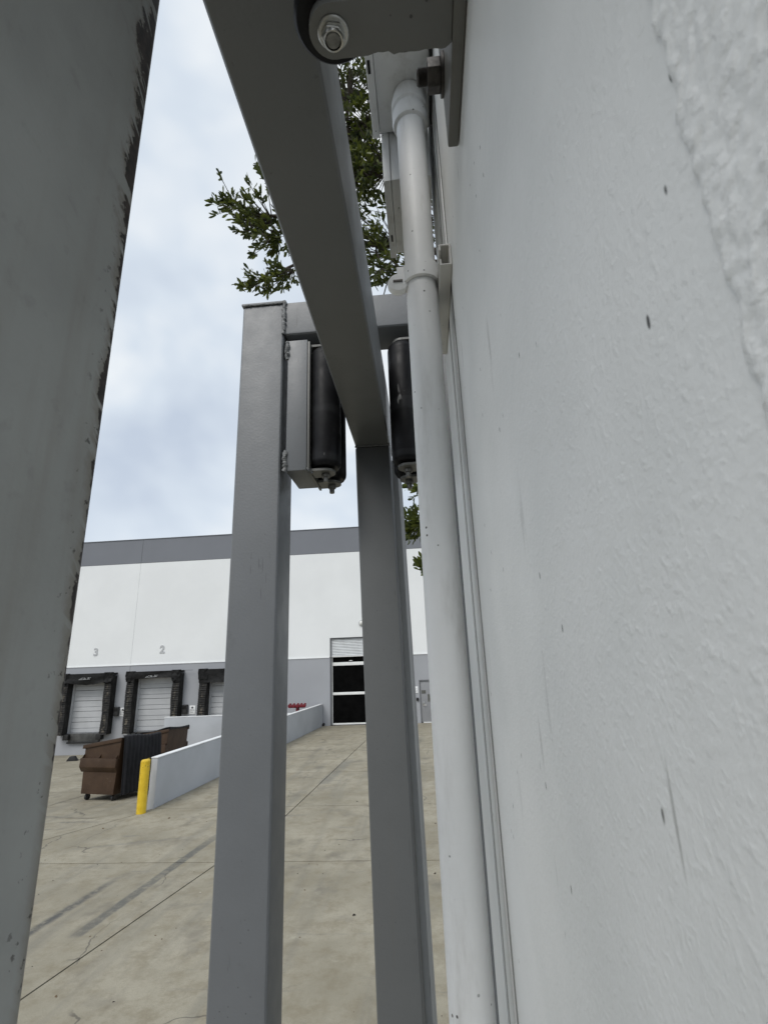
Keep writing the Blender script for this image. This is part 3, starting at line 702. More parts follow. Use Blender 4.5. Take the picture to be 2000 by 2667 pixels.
dr = empty('drain_spout', (-5.59, 27.38, 0.06), label='small black drain spout at the foot of the wall by the rolling door', cat='drain')
MB().tube([(0, 0.1, 0.02), (0, -0.02, 0.02), (0.01, -0.06, -0.02)], 0.045, 10).build('spout', M['black'], dr)
MB().lathe((0, 0.09, 0.02), [(0.07, 0), (0.07, 0.02)], 14, 1).build('flange', M['black'], dr)

wc = empty('wheel_chock', (-17.0, 24.6, g(-17, 24.6)), 0.3, label='dark rubber wheel chock on the concrete below dock 3', cat='wheel chock')
MB().prism([(-0.2, 0), (0.28, 0), (0.14, 0.2), (-0.06, 0.2)], -0.13, 0.13, 1).build('block', M['black'], wc, bevel=0.012)
MB().tube([(0.28, 0, 0.03), (0.7, 0.2, 0.012), (1.2, 0.1, 0.012), (1.6, 0.25, 0.012)], 0.012, 6).build('rope', M['black'], wc)

# dumpsters: local x runs from the low front to the high back, y along the length
BW, BL, ZB, ZL, ZR = 1.20, 1.50, 0.17, 1.36, 1.56
def ztop(x): return ZL + (ZR - ZL) * x / BW
def make_bin(loc, rz, tilt, label, lid_open):
    b = empty('dumpster', loc, rz, label, 'dumpster', 'brown dumpsters in the truck court'); b.rotation_euler = (tilt, 0, rz)
    end = [(0.10, ZB), (BW - 0.03, ZB), (BW, ZR), (0, ZL)]
    mb = MB(); t = 0.03
    ins = [(0.13, ZB + 0.03), (BW - 0.06, ZB + 0.03), (BW - 0.03, ztop(BW - 0.03)), (0.03, ztop(0.03))]
    v = [(x, y, z) for y in (0, BL) for x, z in end] + [(x, y, z) for y in (t, BL - t) for x, z in ins]
    mb.add(v, [(0, 1, 2, 3), (7, 6, 5, 4), (0, 4, 5, 1), (1, 5, 6, 2), (0, 3, 7, 4), (11, 10, 9, 8), (12, 13, 14, 15), (8, 9, 13, 12), (9, 10, 14, 13), (8, 12, 15, 11),
               (3, 2, 10, 11), (2, 6, 14, 10), (6, 7, 15, 14), (7, 3, 11, 15)])
    mb.build('body', M['bin'], b, bevel=0.004, seg=1)
    # rim
    mb = MB()
    rim = [(-0.05, ZL - 0.085), (BW + 0.03, ZR - 0.085), (BW + 0.03, ZR + 0.012), (-0.05, ZL + 0.012)]
    MB().prism(rim, -0.04, -0.002, 1).build('rim', M['bin'], b, bevel=0.006); MB().prism(rim, BL + 0.002, BL + 0.04, 1).build('rim', M['bin'], b, bevel=0.006)
    MB().box(-0.05, -0.006, -0.001, BL + 0.001, ZL - 0.085, ZL + 0.01).build('rim', M['bin'], b, bevel=0.006)
    # fork pockets at both ends
    for yy, sgn in ((0, -1), (BL, 1)):
        mb = MB(); d = 0.10
        pr = [(yy + sgn * 0.002, 0.70), (yy + sgn * d * 0.8, 0.80), (yy + sgn * d, 0.83), (yy + sgn * d, 1.05), (yy + sgn * 0.002, 1.05)]
        mb.prism(pr, -0.01, BW + 0.0, 0); o = mb.build('fork_pocket', M['bin'], b, bevel=0.008)
        for gx in (0.02, 0.58, BW - 0.05): MB().prism([(yy + sgn * 0.003, 1.051), (yy + sgn * 0.09, 1.051), (yy + sgn * 0.003, 1.15)], gx, gx + 0.012, 0).build('gusset', M['bin'], b)
    for cx, cy in ((0.20, 0.14), (BW - 0.12, 0.14), (0.20, BL - 0.14), (BW - 0.12, BL - 0.14)):
        c = MB(); c.box(cx - 0.0325, cx + 0.0325, cy - 0.03, cy + 0.03, ZB - 0.014, ZB - 0.001); c.box(cx - 0.045, cx - 0.033, cy - 0.03, cy + 0.03, 0.07, ZB - 0.001); c.box(cx + 0.033, cx + 0.045, cy - 0.03, cy + 0.03, 0.07, ZB - 0.001)
        co = c.build('caster', M['oldsteel'], b)
        MB().lathe((cx, cy, 0.082), [(0.05, -0.032), (0.08, -0.026), (0.08, 0.026), (0.05, 0.032)], 18, 0).build('wheel', M['black'], co)
    # hinge bar
    MB().tube([(BW + 0.045, 0.02, ZR + 0.01), (BW + 0.045, BL - 0.02, ZR + 0.01)], 0.018, 8).build('hinge_bar', M['lid'], b)
    if lid_open:
        mb = MB(); n = 40; y0, y1 = 0.03, BL - 0.03
        prof = []
        for k in range(n + 1):
            y = y0 + (y1 - y0) * k / n
            ph = (k % 4)
            prof.append((y, 0.0 if ph < 2 else 0.035))
        rowsz = [(0.02, ZR + 0.05), (0.075, ZR + 0.02), (0.10, ZR - 0.10), (0.13, 1.0), (0.16, 0.5), (0.20, 0.16)]
        v = []
        for off, z in rowsz:
            for y, h in prof: v.append((BW + off + h, y + 0.015 * math.sin(3 * z + y * 4), z + 0.02 * math.sin(5 * y)))
        W = n + 1
        f = [(j * W + i, j * W + i + 1, (j + 1) * W + i + 1, (j + 1) * W + i) for j in range(len(rowsz) - 1) for i in range(n)]
        mb.sheet(v, W, len(rowsz), (-0.012, 0, 0)); mb.build('lid', M['lid'], b, smooth=30)
    else:
        mb = MB(); n = 30; v = []
        for j in range(9):
            x = -0.03 + (BW + 0.07) * j / 8
            for k in range(n + 1):
                y = 0.0 + BL * k / n
                v.append((x, y, ztop(x) + 0.035 + (0.02 if k % 4 < 2 else 0.0) + 0.02 * math.sin(7 * x + 3 * y)))
        W = n + 1; f = [(j * W + i, (j + 1) * W + i, (j + 1) * W + i + 1, j * W + i + 1) for j in range(8) for i in range(n)]
        mb.sheet(v, W, 9, (0, 0, -0.03)); mb.build('lid', M['lid'], b, smooth=30)
    return b
RZ = math.radians(-12)
bx0, by0 = -9.70, 14.47
make_bin((bx0, by0, g(bx0, by0)), RZ, math.radians(-3.4), 'brown dumpster with its black ribbed lid hanging open', True)
bx1, by1 = -10.30, 18.0
make_bin((bx1, by1, g(bx1, by1)), 0.0, math.radians(-3.4), 'brown dumpster with closed lid behind the open one', False)

# ------------------------------------------------------------------ near wall (right)
XW = 0.05
pw = empty('plastered_wall', N(XW, 0.3, 0)[:2] + (0,), label='white plastered wall filling the right side, rough at its near edge', cat='wall')
def pw_build(mb, nm, mt, **kw):
    ox, oy = K * XW, K * 0.3
    mb.v = [(a - ox, b - oy, c) for a, b, c in mb.v]; return mb.build(nm, M[mt], pw, **kw)
YEND = 0.665
pf = [(-1.6, XW)]
for a_ in (0.472, 0.536): pf += [(a_, XW), (a_ + 0.001, XW + 0.004), (a_ + 0.021, XW + 0.004), (a_ + 0.022, XW)]
pf += [(YEND - 0.006, XW), (YEND - 0.0015, XW + 0.002), (YEND, XW + 0.008), (YEND, XW + 0.25), (-1.6, XW + 0.25)]
mb = MB(); mb.prism([(K * x, K * y) for y, x in pf], 0.0, 4.9, 2); pw_build(mb, 'wall_body', 'wall', smooth=30)
for a_ in (0.472, 0.536):  # strips added so the grooves read as shaded lines
    mb = MB(); mb.box(K * (XW + 0.0008), K * (XW + 0.0038), K * (a_ + 0.0015), K * (a_ + 0.0205), 0.0, 4.89); pw_build(mb, 'shade_painted_sealant', 'shadecaulk', bevel=0.001)
# rough plaster build-up at the near edge
mb = MB(); v = []; ny, nz = 95, 330
ze = [-0.06 + 0.34 * j / nz for j in range(nz + 1)]
for zr in ze:
    edge = 0.0685 + 0.0030 * noise.noise(Vector((zr * 110, 3.1, 0))) + 0.0035 * noise.noise(Vector((zr * 28, 9.1, 0))) + 0.0012 * noise.noise(Vector((zr * 260, 1.1, 0)))
    for i in range(ny + 1):
        u = i / ny; yr = edge - (1 - u) * 0.062
        hh = 0.0007 + 0.0005 * max(-0.3, noise.noise(Vector((yr * 200 + zr * 90, zr * 120, 0.3)))) + 0.0005 * noise.noise(Vector((yr * 90 + zr * 60, zr * 60, 5.0))) + 0.0006 * noise.noise(Vector((yr * 560 + zr * 300, zr * 420, 2.0)))
        hh = max(0.0002, hh) * min(1.0, (1 - u) * 40 + 0.35)
        v.append((K * (XW - 0.0003 - hh), K * yr, EYE + K * zr))
W = ny + 1
mb.add(v, [(j * W + i, (j + 1) * W + i, (j + 1) * W + i + 1, j * W + i + 1) for j in range(nz) for i in range(ny)])
pw_build(mb, 'rough_plaster', 'rough', smooth=70, recalc=False)
mb = MB().nbox(XW - 0.0018, XW - 0.0003, -1.2, 0.0045, -2.4, 1.5); pw_build(mb, 'rough_plaster', 'rough')
mb = MB().nbox(XW - 0.0016, XW - 0.0003, 0.005, 0.067, 0.2805, 1.5); pw_build(mb, 'rough_plaster', 'rough')
mb = MB().nbox(XW - 0.0016, XW - 0.0003, 0.005, 0.067, -2.4, -0.0605); pw_build(mb, 'rough_plaster', 'rough')

# ------------------------------------------------------------------ steel post at the left edge
lp = empty('steel_post', N(-0.24, 0.19, 0)[:2] + (0,), label='wide grey steel post at the left edge with scraped rusty corner', cat='post')
def to_local(mb, o): 
    mb.v = [(a - o.location.x, b - o.location.y, c - o.location.z) for a, b, c in mb.v]; return mb
mb = MB(); mb.box(K * -0.30, K * -0.18, K * 0.125, K * 0.25, -0.1, 4.3); to_local(mb, lp).build('tube', M['leftpost'], lp, bevel=0.005, seg=4)
MB().box(-0.11, 0.11, -0.11, 0.11, 0.0, 0.014).build('base_plate', M['leftpost'], lp, bevel=0.003)
mb = MB(); mb.box(K * -0.302, K * -0.178, K * 0.123, K * 0.252, 4.301, 4.308); to_local(mb, lp).build('top_cap', M['leftpost'], lp, bevel=0.002)

# ------------------------------------------------------------------ sliding gate
gt = empty('sliding_gate', N(-0.11, 1.19, 0)[:2] + (0,), label='grey steel sliding gate, its top rail running overhead beside the wall', cat='gate')
ZR0, ZR1 = 0.522, 0.675
mb = MB().nbox(-0.153, -0.066, -1.6, 1.236, ZR0, ZR1); to_local(mb, gt).build('top_rail', M['gate'], gt, bevel=0.008, seg=3)
lean = 0.0155
def gate_post(y0, y1, nm, xl, xr, mat, leanv):
    mb = MB().box(K * xl, K * xr, K * y0, K * y1, 0.12, EYE + K * ZR0 - 0.0015)
    mb.v = [(a + (EYE + K * 0.5 - c) * leanv, b, c) for a, b, c in mb.v]
    return to_local(mb, gt).build(nm, M[mat], gt, bevel=0.008, seg=3)
gate_post(1.149, 1.236, 'end_post', -0.153, -0.066, 'gate', lean)
pts = [(-0.0655, 1.200), (-0.052, 1.200), (-0.0435, 1.211), (-0.0445, 1.2125), (-0.0525, 1.203), (-0.0655, 1.203)]  # added strip standing in for the end post's wall-lit right side
mb = MB().prism([(K * px, K * py) for px, py in pts], 0.12, EYE + K * 0.50, 2)
mb.v = [(a + (EYE + K * 0.5 - c) * lean, b, c) for a, b, c in mb.v]; to_local(mb, gt).build('lit_side_strip', M['angle'], gt, bevel=0.0006, seg=1)
mb = MB().box(K * -0.150, K * -0.069, K * -1.6, K * 1.148, 0.10, 0.20)
mb.v = [(a + 0.05, b, c) for a, b, c in mb.v]; to_local(mb, gt).build('bottom_rail', M['gate'], gt, bevel=0.008)
for yy in (-0.62, -1.3): gate_post(yy, yy + 0.06, 'picket', -0.140, -0.08, 'gate', 0.0)
# weld at the rail corner
def weld(pts, r, parent, rnd):
    q = []; rr = []
    n = 26
    L = [Vector(a) for a in pts]
    for k in range(n + 1):
        t = k / n * (len(L) - 1); i = min(int(t), len(L) - 2); p = L[i].lerp(L[i + 1], t - i)
        q.append(p + Vector((rnd.uniform(-1, 1), rnd.uniform(-1, 1), rnd.uniform(-1, 1))) * r * 0.35); rr.append(r * rnd.uniform(0.7, 1.35))
    o = MB().tube(q, rr, 8); return to_local(o, parent).build('weld', M['weld'], parent, smooth=60)
rw = random.Random(3)
weld([N(-0.152, 1.147, 0.521), N(-0.067, 1.147, 0.521)], 0.003, gt, rw)

# ------------------------------------------------------------------ roller guide frame
fr = empty('roller_guide_frame', N(-0.11, 1.05, 0)[:2] + (0,), label='grey steel guide frame with tall left post straddling the gate rail', cat='gate frame')
def F(mb, nm, mt, bevel=0, seg=2, **kw): return to_local(mb, fr).build(nm, M[mt], fr, bevel=bevel, seg=seg, **kw)
F(MB().box(K * -0.401, K * -0.299, K * 1.0, K * 1.1, -0.1, EYE + K * 0.846), 'post', 'post', 0.009, 3)
F(MB().box(K * 0.066, K * 0.166, K * 1.0, K * 1.1, -0.1, EYE + K * 0.846), 'post', 'post', 0.009, 3)
F(MB().nbox(-0.404, -0.296, 0.997, 1.103, 0.8465, 0.852), 'post_cap', 'post', 0.002)
F(MB().nbox(0.063, 0.169, 0.997, 1.103, 0.8465, 0.852), 'post_cap', 'post', 0.002)
F(MB().nbox(-0.2985, 0.0655, 1.002, 1.098, 0.757, 0.850), 'cross_tube', 'post', 0.009, 3)
weld([N(-0.2985, 1.001, 0.758), N(-0.2985, 1.001, 0.851)], 0.0058, fr, rw)
weld([N(-0.40, 0.998, 0.846), N(-0.30, 0.998, 0.846)], 0.003, fr, rw)
CX = -0.1128
def mirror(x): return 2 * CX - x
for side in (-1, 1):
    S = (lambda x: x) if side < 0 else mirror
    def nb(x0, x1, *r):
        a, b = sorted((S(x0), S(x1))); return MB().nbox(a, b, *r)
    F(nb(-0.287, -0.2405, 1.0, 1.12, 0.408, 0.738), 'roller_bracket', 'post', 0.003)
    bk = F(nb(-0.2395, -0.2345, 1.0, 1.135, 0.406, 0.732), 'backing_plate', 'bracket', 0.001)
    weld([N(S(-0.2885), 1.0, 0.690), N(S(-0.2885), 1.0, 0.735)], 0.0055, fr, rw)
    weld([N(S(-0.2885), 1.0, 0.410), N(S(-0.2885), 1.0, 0.455)], 0.006, fr, rw)
    weld([N(S(-0.239), 0.998, 0.408), N(S(-0.232), 1.02, 0.408)], 0.005, fr, rw)
    for yc in (1.033, 1.108):
        xc = -0.2045
        prof = [(0.011, 0.419), (0.029, 0.420), (0.0335, 0.427), (0.0345, 0.435), (0.0345, 0.702), (0.033, 0.712), (0.028, 0.718), (0.011, 0.719)]
        mb = MB().lathe((K * S(xc), K * yc, EYE), [(K * r, K * z) for r, z in prof], 36)
        ro = F(mb, 'guide_roller', 'roller', smooth=40)
        for z0, z1 in ((0.409, 0.4145), (0.724, 0.7295)):
            pts = [(-0.234, -0.022), (-0.2045, -0.022)] + [(-0.2045 + 0.022 * math.cos(t), 0.022 * math.sin(t)) for t in [(-90 + 15 * k) * math.pi / 180 for k in range(1, 12)]] + [(-0.2045, 0.022), (-0.234, 0.022)]
            mb = MB().prism([(K * S(px), K * (yc + py)) for px, py in pts], EYE + K * z0, EYE + K * z1, 2)
            F(mb, 'roller_tab', 'bracket', smooth=40)
        # hanging bolt and nut
        hexp = [(K * S(xc) + K * 0.0095 * math.cos(t), K * yc + K * 0.0095 * math.sin(t)) for t in [math.pi / 3 * k + 0.3 for k in range(6)]]
        F(MB().prism(hexp, EYE + K * 0.3995, EYE + K * 0.4085, 2), 'nut', 'dullbolt', 0.0008)
        F(MB().lathe((K * S(xc), K * yc, EYE), [(K * 0.0055, K * 0.3885), (K * 0.006, K * 0.390), (K * 0.006, K * 0.399)], 16), 'bolt_end', 'dullbolt')

# ------------------------------------------------------------------ conduit, clamp, strut, wire boxes
XP, YP, RP = 0.0172, 0.5, 0.0185
cd = empty('conduit', N(XP, YP, 0)[:2] + (0,), label='white painted vertical conduit pipe running down the wall', cat='pipe')
mb = MB().lathe((K * XP, K * YP, 0), [(K * RP, 0.0), (K * RP, EYE + K * 0.70)], 48); to_local(mb, cd).build('pipe', M['conduit'], cd)
mb = MB().lathe((K * XP, K * YP, EYE), [(K * r, K * z) for r, z in ((0.0190, 0.686), (0.0225, 0.688), (0.0238, 0.694), (0.0236, 0.706), (0.0215, 0.709), (0.0215, 0.713), (0.0242, 0.716), (0.0238, 0.729), (0.020, 0.7465))], 48)
to_local(mb, cd).build('bushing', M['conduit'], cd, smooth=40)
pc = empty('pipe_clamp', N(XP, YP, 0.44), label='white painted one-ear clamp strapping the conduit to the strut', cat='clamp')
mb = MB()
band = []
R1 = RP + 0.0038
angs = [math.radians(a) for a in range(-70, 191, 10)]
sec = [(K * (XP + R1 * math.cos(-a)), K * (YP + R1 * math.sin(-a))) for a in angs]
v = []; 
for z in (0.4275, 0.4285, 0.4515, 0.4525):
    rr = R1 if z in (0.4285, 0.4515) else RP + 0.0006
    for a in angs: v.append((K * (XP + rr * math.cos(-a)), K * (YP + rr * math.sin(-a)), EYE + K * z))
n = len(angs); f = [(j * n + i, j * n + i + 1, (j + 1) * n + i + 1, (j + 1) * n + i) for j in range(3) for i in range(n - 1)]
mb.add(v, f); to_local(mb, pc).build('strap', M['conduit'], pc, smooth=50, recalc=False)
mb = MB().nbox(XP - R1 - 0.006, XP - RP + 0.004, YP - 0.010, YP - 0.006, 0.4285, 0.4515); to_local(mb, pc).build('strap_lug', M['conduit'], pc, bevel=0.001)
ec = N(XP - RP - 0.0085, YP - 0.0065, 0.4300)
mb = MB().lathe(ec, [(K * 0.0118, K * 0.006), (K * 0.0130, K * 0.004), (K * 0.0130, K * -0.001), (K * 0.0116, K * -0.0035), (K * 0.004, K * -0.0045)], 28, 1); to_local(mb, pc).build('ear_screw', M['conduit'], pc, smooth=45)
mb = MB().box(ec[0] - K * 0.006, ec[0] + K * 0.005, ec[1] - K * 0.0062, ec[1] - K * 0.0042, ec[2] - K * 0.0011, ec[2] + K * 0.0011); to_local(mb, pc).build('screw_slot', M['oldsteel'], pc)

st = empty('strut_channel', N(0.043, 0.52, 0.43), label='dirty white strut channel behind the conduit clamp', cat='channel')
zs0, zs1, xs0, xs1, ys0, ys1, tk = 0.408, 0.436, 0.0365, XW - 0.0003, 0.446, 0.612, 0.0022
prof = [(xs1, zs0), (xs0, zs0), (xs0, zs0 + 0.0085), (xs0 + tk, zs0 + 0.0085), (xs0 + tk, zs0 + tk), (xs1 - tk, zs0 + tk), (xs1 - tk, zs1 - tk), (xs0 + tk, zs1 - tk), (xs0 + tk, zs1 - 0.0085), (xs0, zs1 - 0.0085), (xs0, zs1), (xs1, zs1)]
mb = MB().prism([(K * a, EYE + K * b) for a, b in prof], K * ys0, K * ys1, 1); to_local(mb, st).build('channel', M['strutpaint'], st, bevel=0.0006, seg=1)
mb = MB().nbox(xs0 + 0.003, xs1 - 0.003, YP - 0.02, YP + 0.02, zs0 + 0.004, zs1 - 0.004); to_local(mb, st).build('clamp_nut', M['oldsteel'], st)

def slot_plate(mb, x0, x1, y0, y1, z0, z1): return mb.nbox(x0, x1, y0, y1, z0, z1)
b1 = empty('junction_box', N(0.0, 0.5, 0.80), label='white metal wire box that the conduit enters from below', cat='electrical box')
mb = MB().nbox(-0.026, XW - 0.004, 0.40, 0.548, 0.7475, 0.86); to_local(mb, b1).build('housing', M['conduit'], b1, bevel=0.002)
mb = MB().nbox(-0.0365, -0.0265, 0.40, 0.552, 0.7435, 0.858); to_local(mb, b1).build('cover_flange', M['conduit'], b1, bevel=0.0015)
mb = MB()
sx, sy = -0.0325, 0.458
mb.nbox(sx - 0.0018, sx + 0.0018, sy - 0.008, sy + 0.008, 0.7427, 0.7433); to_local(mb, b1).build('slot', M['blackgap'], b1, bevel=0.0002)
mb = MB().nbox(XW - 0.0035, XW - 0.0005, 0.42, 0.54, 0.742, 0.86); to_local(mb, b1).build('mounting_plate', M['blackgap'], b1)
b2 = empty('wire_trough', N(0.01, 0.62, 0.72), label='deeper pale grey wire trough just behind the junction box', cat='electrical box')
mb = MB().nbox(-0.0135, XW - 0.006, 0.5525, 0.688, 0.662, 0.86); to_local(mb, b2).build('housing', M['conduit'], b2, bevel=0.002)
mb = MB().nbox(-0.0245, -0.0140, 0.550, 0.694, 0.658, 0.858); to_local(mb, b2).build('cover_flange', M['conduit'], b2, bevel=0.0015)
mb = MB().nbox(-0.0205, -0.0180, 0.645, 0.658, 0.6572, 0.6578); to_local(mb, b2).build('slot', M['blackgap'], b2)

# ------------------------------------------------------------------ wall bracket with guide wheel
wb = empty('guide_wheel_bracket', N(0.0, 0.23, 0.42), label='grey steel wall bracket holding a black guide wheel against the gate rail', cat='bracket')
ZP = 0.410
NX, NY = -0.0395, 0.2295
rp_ = 0.0162
outl = [(0.0405, NY - rp_), (NX, NY - rp_)] + [(NX + rp_ * math.cos(t), NY + rp_ * math.sin(t)) for t in [math.radians(-90 - 12 * k) for k in range(1, 15)]] + [(NX, NY + rp_)]
# ragged torch-cut far edge
rb = random.Random(5)
xe = NX; 
for k in range(1, 22):
    xx = NX + (0.0405 - NX) * k / 22
    dy = rb.uniform(-0.0005, 0.0005) + (0.0000 if xx < -0.012 else 0.0012)
    if abs(xx + 0.0065) < 0.004: dy -= 0.0022
    outl.append((xx, NY + rp_ - 0.0004 + dy))
outl += [(0.037, NY + rp_ + 0.0006), (0.0405, NY + rp_ - 0.0015)]
mb = MB().prism([(K * a, K * b) for a, b in outl], EYE + K * ZP, EYE + K * (ZP + 0.008), 2); to_local(mb, wb).build('arm_plate', M['bracket'], wb, bevel=0.0012, smooth=40)
mb = MB().nbox(0.0408, XW - 0.0004, 0.13, 0.318, ZP - 0.0012, 0.58); to_local(mb, wb).build('wall_plate', M['bracket'], wb, bevel=0.002)
wh_ = [(0.006, 0.4195), (0.0245, 0.4195), (0.0266, 0.422), (0.0266, 0.62), (0.006, 0.622)]
mb = MB().lathe((K * NX, K * NY, EYE), [(K * r, K * z) for r, z in wh_], 48); to_local(mb, wb).build('guide_wheel', M['roller'], wb, smooth=40)
mb = MB().lathe((K * NX, K * NY, EYE), [(K * 0.0098, K * (ZP - 0.0018)), (K * 0.0105, K * (ZP - 0.0012)), (K * 0.0105, K * (ZP - 0.0003))], 36); to_local(mb, wb).build('washer', M['steel'], wb)
hexp = [(K * (NX + 0.0082 * math.cos(t)), K * (NY + 0.0082 * math.sin(t))) for t in [math.pi / 3 * k + 0.2 for k in range(6)]]
mb = MB().prism(hexp, EYE + K * (ZP - 0.0065), EYE + K * (ZP - 0.0020), 2); to_local(mb, wb).build('nut', M['steel'], wb, bevel=0.0012, seg=3)
mb = MB().lathe((K * NX, K * NY, EYE), [(K * 0.0044, K * (ZP - 0.0088)), (K * 0.0049, K * (ZP - 0.0082)), (K * 0.0049, K * (ZP - 0.0066))], 28); to_local(mb, wb).build('bolt_end', M['dullbolt'], wb)
# nylon ring of the lock nut
mb = MB()
seg = 36; v = []
for r, z in ((0.0052, -0.0068), (0.0056, -0.0088), (0.0066, -0.0090), (0.0070, -0.0068)):
    for k in range(seg):
        t = 2 * math.pi * k / seg; v.append((K * (NX + r * math.cos(t)), K * (NY + r * math.sin(t)), EYE + K * (ZP + z)))
mb.add(v, [(j * seg + k, j * seg + (k + 1) % seg, (j + 1) * seg + (k + 1) % seg, (j + 1) * seg + k) for j in range(3) for k in range(seg)])
to_local(mb, wb).build('nut_collar', M['steel'], wb, smooth=50)
# wall anchor bolt through the wall plate
ay, azr = 0.303, 0.4715
mb = MB().lathe((0, K * ay, EYE + K * azr), [(K * 0.0155, K * 0.0405), (K * 0.0155, K * 0.0385)], 32, 0); to_local(mb, wb).build('washer', M['oldsteel'], wb)
hexp = [(K * (ay + 0.0125 * math.cos(t)), EYE + K * (azr + 0.0125 * math.sin(t))) for t in [math.pi / 3 * k + 0.5 for k in range(6)]]
mb = MB().prism(hexp, K * 0.0272, K * 0.0384, 0); to_local(mb, wb).build('nut', M['oldsteel'], wb, bevel=0.0012, seg=3)
pr = []
for k in range(8): pr += [(K * 0.0068, K * (0.0270 - 0.0010 * k)), (K * 0.0060, K * (0.0265 - 0.0010 * k))]
pr.append((K * 0.0055, K * 0.0185))
mb = MB().lathe((0, K * ay, EYE + K * azr), pr, 24, 0); to_local(mb, wb).build('bolt_end', M['oldsteel'], wb, smooth=20)

# ------------------------------------------------------------------ tree behind the gate
tr = empty('tree', (1.9, 4.4, 0), label='leafy green tree whose branches hang above and behind the gate', cat='tree')
rt_ = random.Random(21)
TB = Vector((1.9, 4.4, 0))
def T(mb): mb.v = [(a - TB.x, b - TB.y, c - TB.z) for a, b, c in mb.v]; return mb
wood = MB()
def limb(a, b, r0, r1, sag=0.0, n=8, seg=7, wob=0.06):
    a, b = Vector(a), Vector(b); pts = []; rr = []
    L = (b - a).length
    for k in range(n + 1):
        t = k / n; p = a.lerp(b, t) + Vector((0, 0, -sag * 4 * t * (t - 1)))
        if 0 < k < n: p += Vector((rt_.uniform(-1, 1), rt_.uniform(-1, 1), rt_.uniform(-1, 1))) * wob * L * 0.4
        pts.append(p); rr.append(r0 + (r1 - r0) * t)
    wood.tube(pts, rr, seg); return pts
trunk = MB(); 
tp = [Vector((1.9, 4.4, -0.1)), Vector((1.88, 4.38, 0.8)), Vector((1.80, 4.40, 2.0)), Vector((1.72, 4.3, 3.4)), Vector((1.60, 4.25, 4.8)), Vector((1.55, 4.2, 6.2)), Vector((1.5, 4.25, 7.8))]
trunk.tube(tp, [0.19, 0.155, 0.14, 0.125, 0.10, 0.07, 0.03], 12)
T(trunk).build('trunk', M['bark'], tr, smooth=60)
lv = []; lf = []; tint = []
def leaf(p, d, L, w):
    d = d.normalized(); r = Vector((rt_.gauss(0, 1), rt_.gauss(0, 1), rt_.gauss(0, 1)))
    s = d.cross(r).normalized(); nrm = s.cross(d).normalized()
    n = len(lv); curl = rt_.uniform(-0.12, 0.25) * L
    mid = [p, p + d * L * 0.35 + nrm * curl * 0.15, p + d * L * 0.72 + nrm * curl * 0.5, p + d * L + nrm * curl]
    ws = [w * 0.12, w * 0.40, w * 0.50, w * 0.12]
    for q, ww in zip(mid, ws): lv.append(q - s * ww); lv.append(q + s * ww)
    for k in range(3): lf.append((n + 2 * k, n + 2 * k + 1, n + 2 * k + 3, n + 2 * k + 2))
    tv = min(1, max(0, rt_.gauss(0.35, 0.25))); tint.extend([tv] * 8)
def spray(p, d, k=9, L=0.061):
    d = d.normalized()
    for _ in range(k):
        dd = d + Vector((rt_.gauss(0, 0.55), rt_.gauss(0, 0.55), rt_.gauss(0, 0.5)))
        leaf(p + d * rt_.uniform(-0.05, 0.03) + Vector((rt_.gauss(0, 0.012), rt_.gauss(0, 0.012), rt_.gauss(0, 0.012))), dd, L * rt_.uniform(0.55, 1.35), L * rt_.uniform(0.30, 0.44))
def cluster(c, base, rad, nspray, tw=0.006):
    """twigs fanning from a limb end into a ball of leaf sprays"""
    c = Vector(c); base = Vector(base); out = (c - base).normalized()
    for _ in range(nspray):
        o = Vector((rt_.gauss(0, 1), rt_.gauss(0, 1), rt_.gauss(0, 0.8)))
        tip = c + o * rad * 0.55
        st_ = c - out * rad * 0.8 + (tip - c) * 0.15
        wood.tube([st_, st_.lerp(tip, 0.5) + Vector((0, 0, -0.01)), tip], [tw, tw * 0.7, tw * 0.4], 4)
        spray(tip, (tip - st_).normalized() * 0.8 + Vector((0, 0, 0.25)), rt_.randint(10, 15))
def branch(start, clusters, r0, dens=1.0):
    prev = Vector(start); rr = r0
    for (c, rad, n) in clusters:
        limb(prev, c, rr, rr * 0.72, 0.05); cluster(c, prev, rad, int(n * dens)); prev = Vector(c); rr *= 0.72
    return prev
Ez = EYE
# branch reaching left over the gate
branch(tp[4], [((0.5, 3.9, Ez + 3.6), 0.40, 46), ((-0.35, 3.75, Ez + 3.75), 0.36, 46), ((-1.0, 3.65, Ez + 3.95), 0.24, 42), ((-1.38, 3.6, Ez + 4.05), 0.18, 38), ((-1.64, 3.58, Ez + 4.22), 0.12, 14)], 0.05)
branch((-0.35, 3.75, Ez + 3.75), [((-0.85, 3.62, Ez + 3.45), 0.16, 16), ((-1.12, 3.6, Ez + 3.36), 0.14, 20), ((-1.32, 3.6, Ez + 3.30), 0.11, 15)], 0.022)
branch((-1.0, 3.65, Ez + 3.95), [((-1.25, 3.62, Ez + 3.75), 0.15, 20), ((-1.46, 3.6, Ez + 3.98), 0.13, 14)], 0.014)
branch((-1.0, 3.65, Ez + 3.95), [((-1.22, 3.62, Ez + 4.42), 0.10, 9), ((-1.36, 3.6, Ez + 4.62), 0.06, 4)], 0.012)
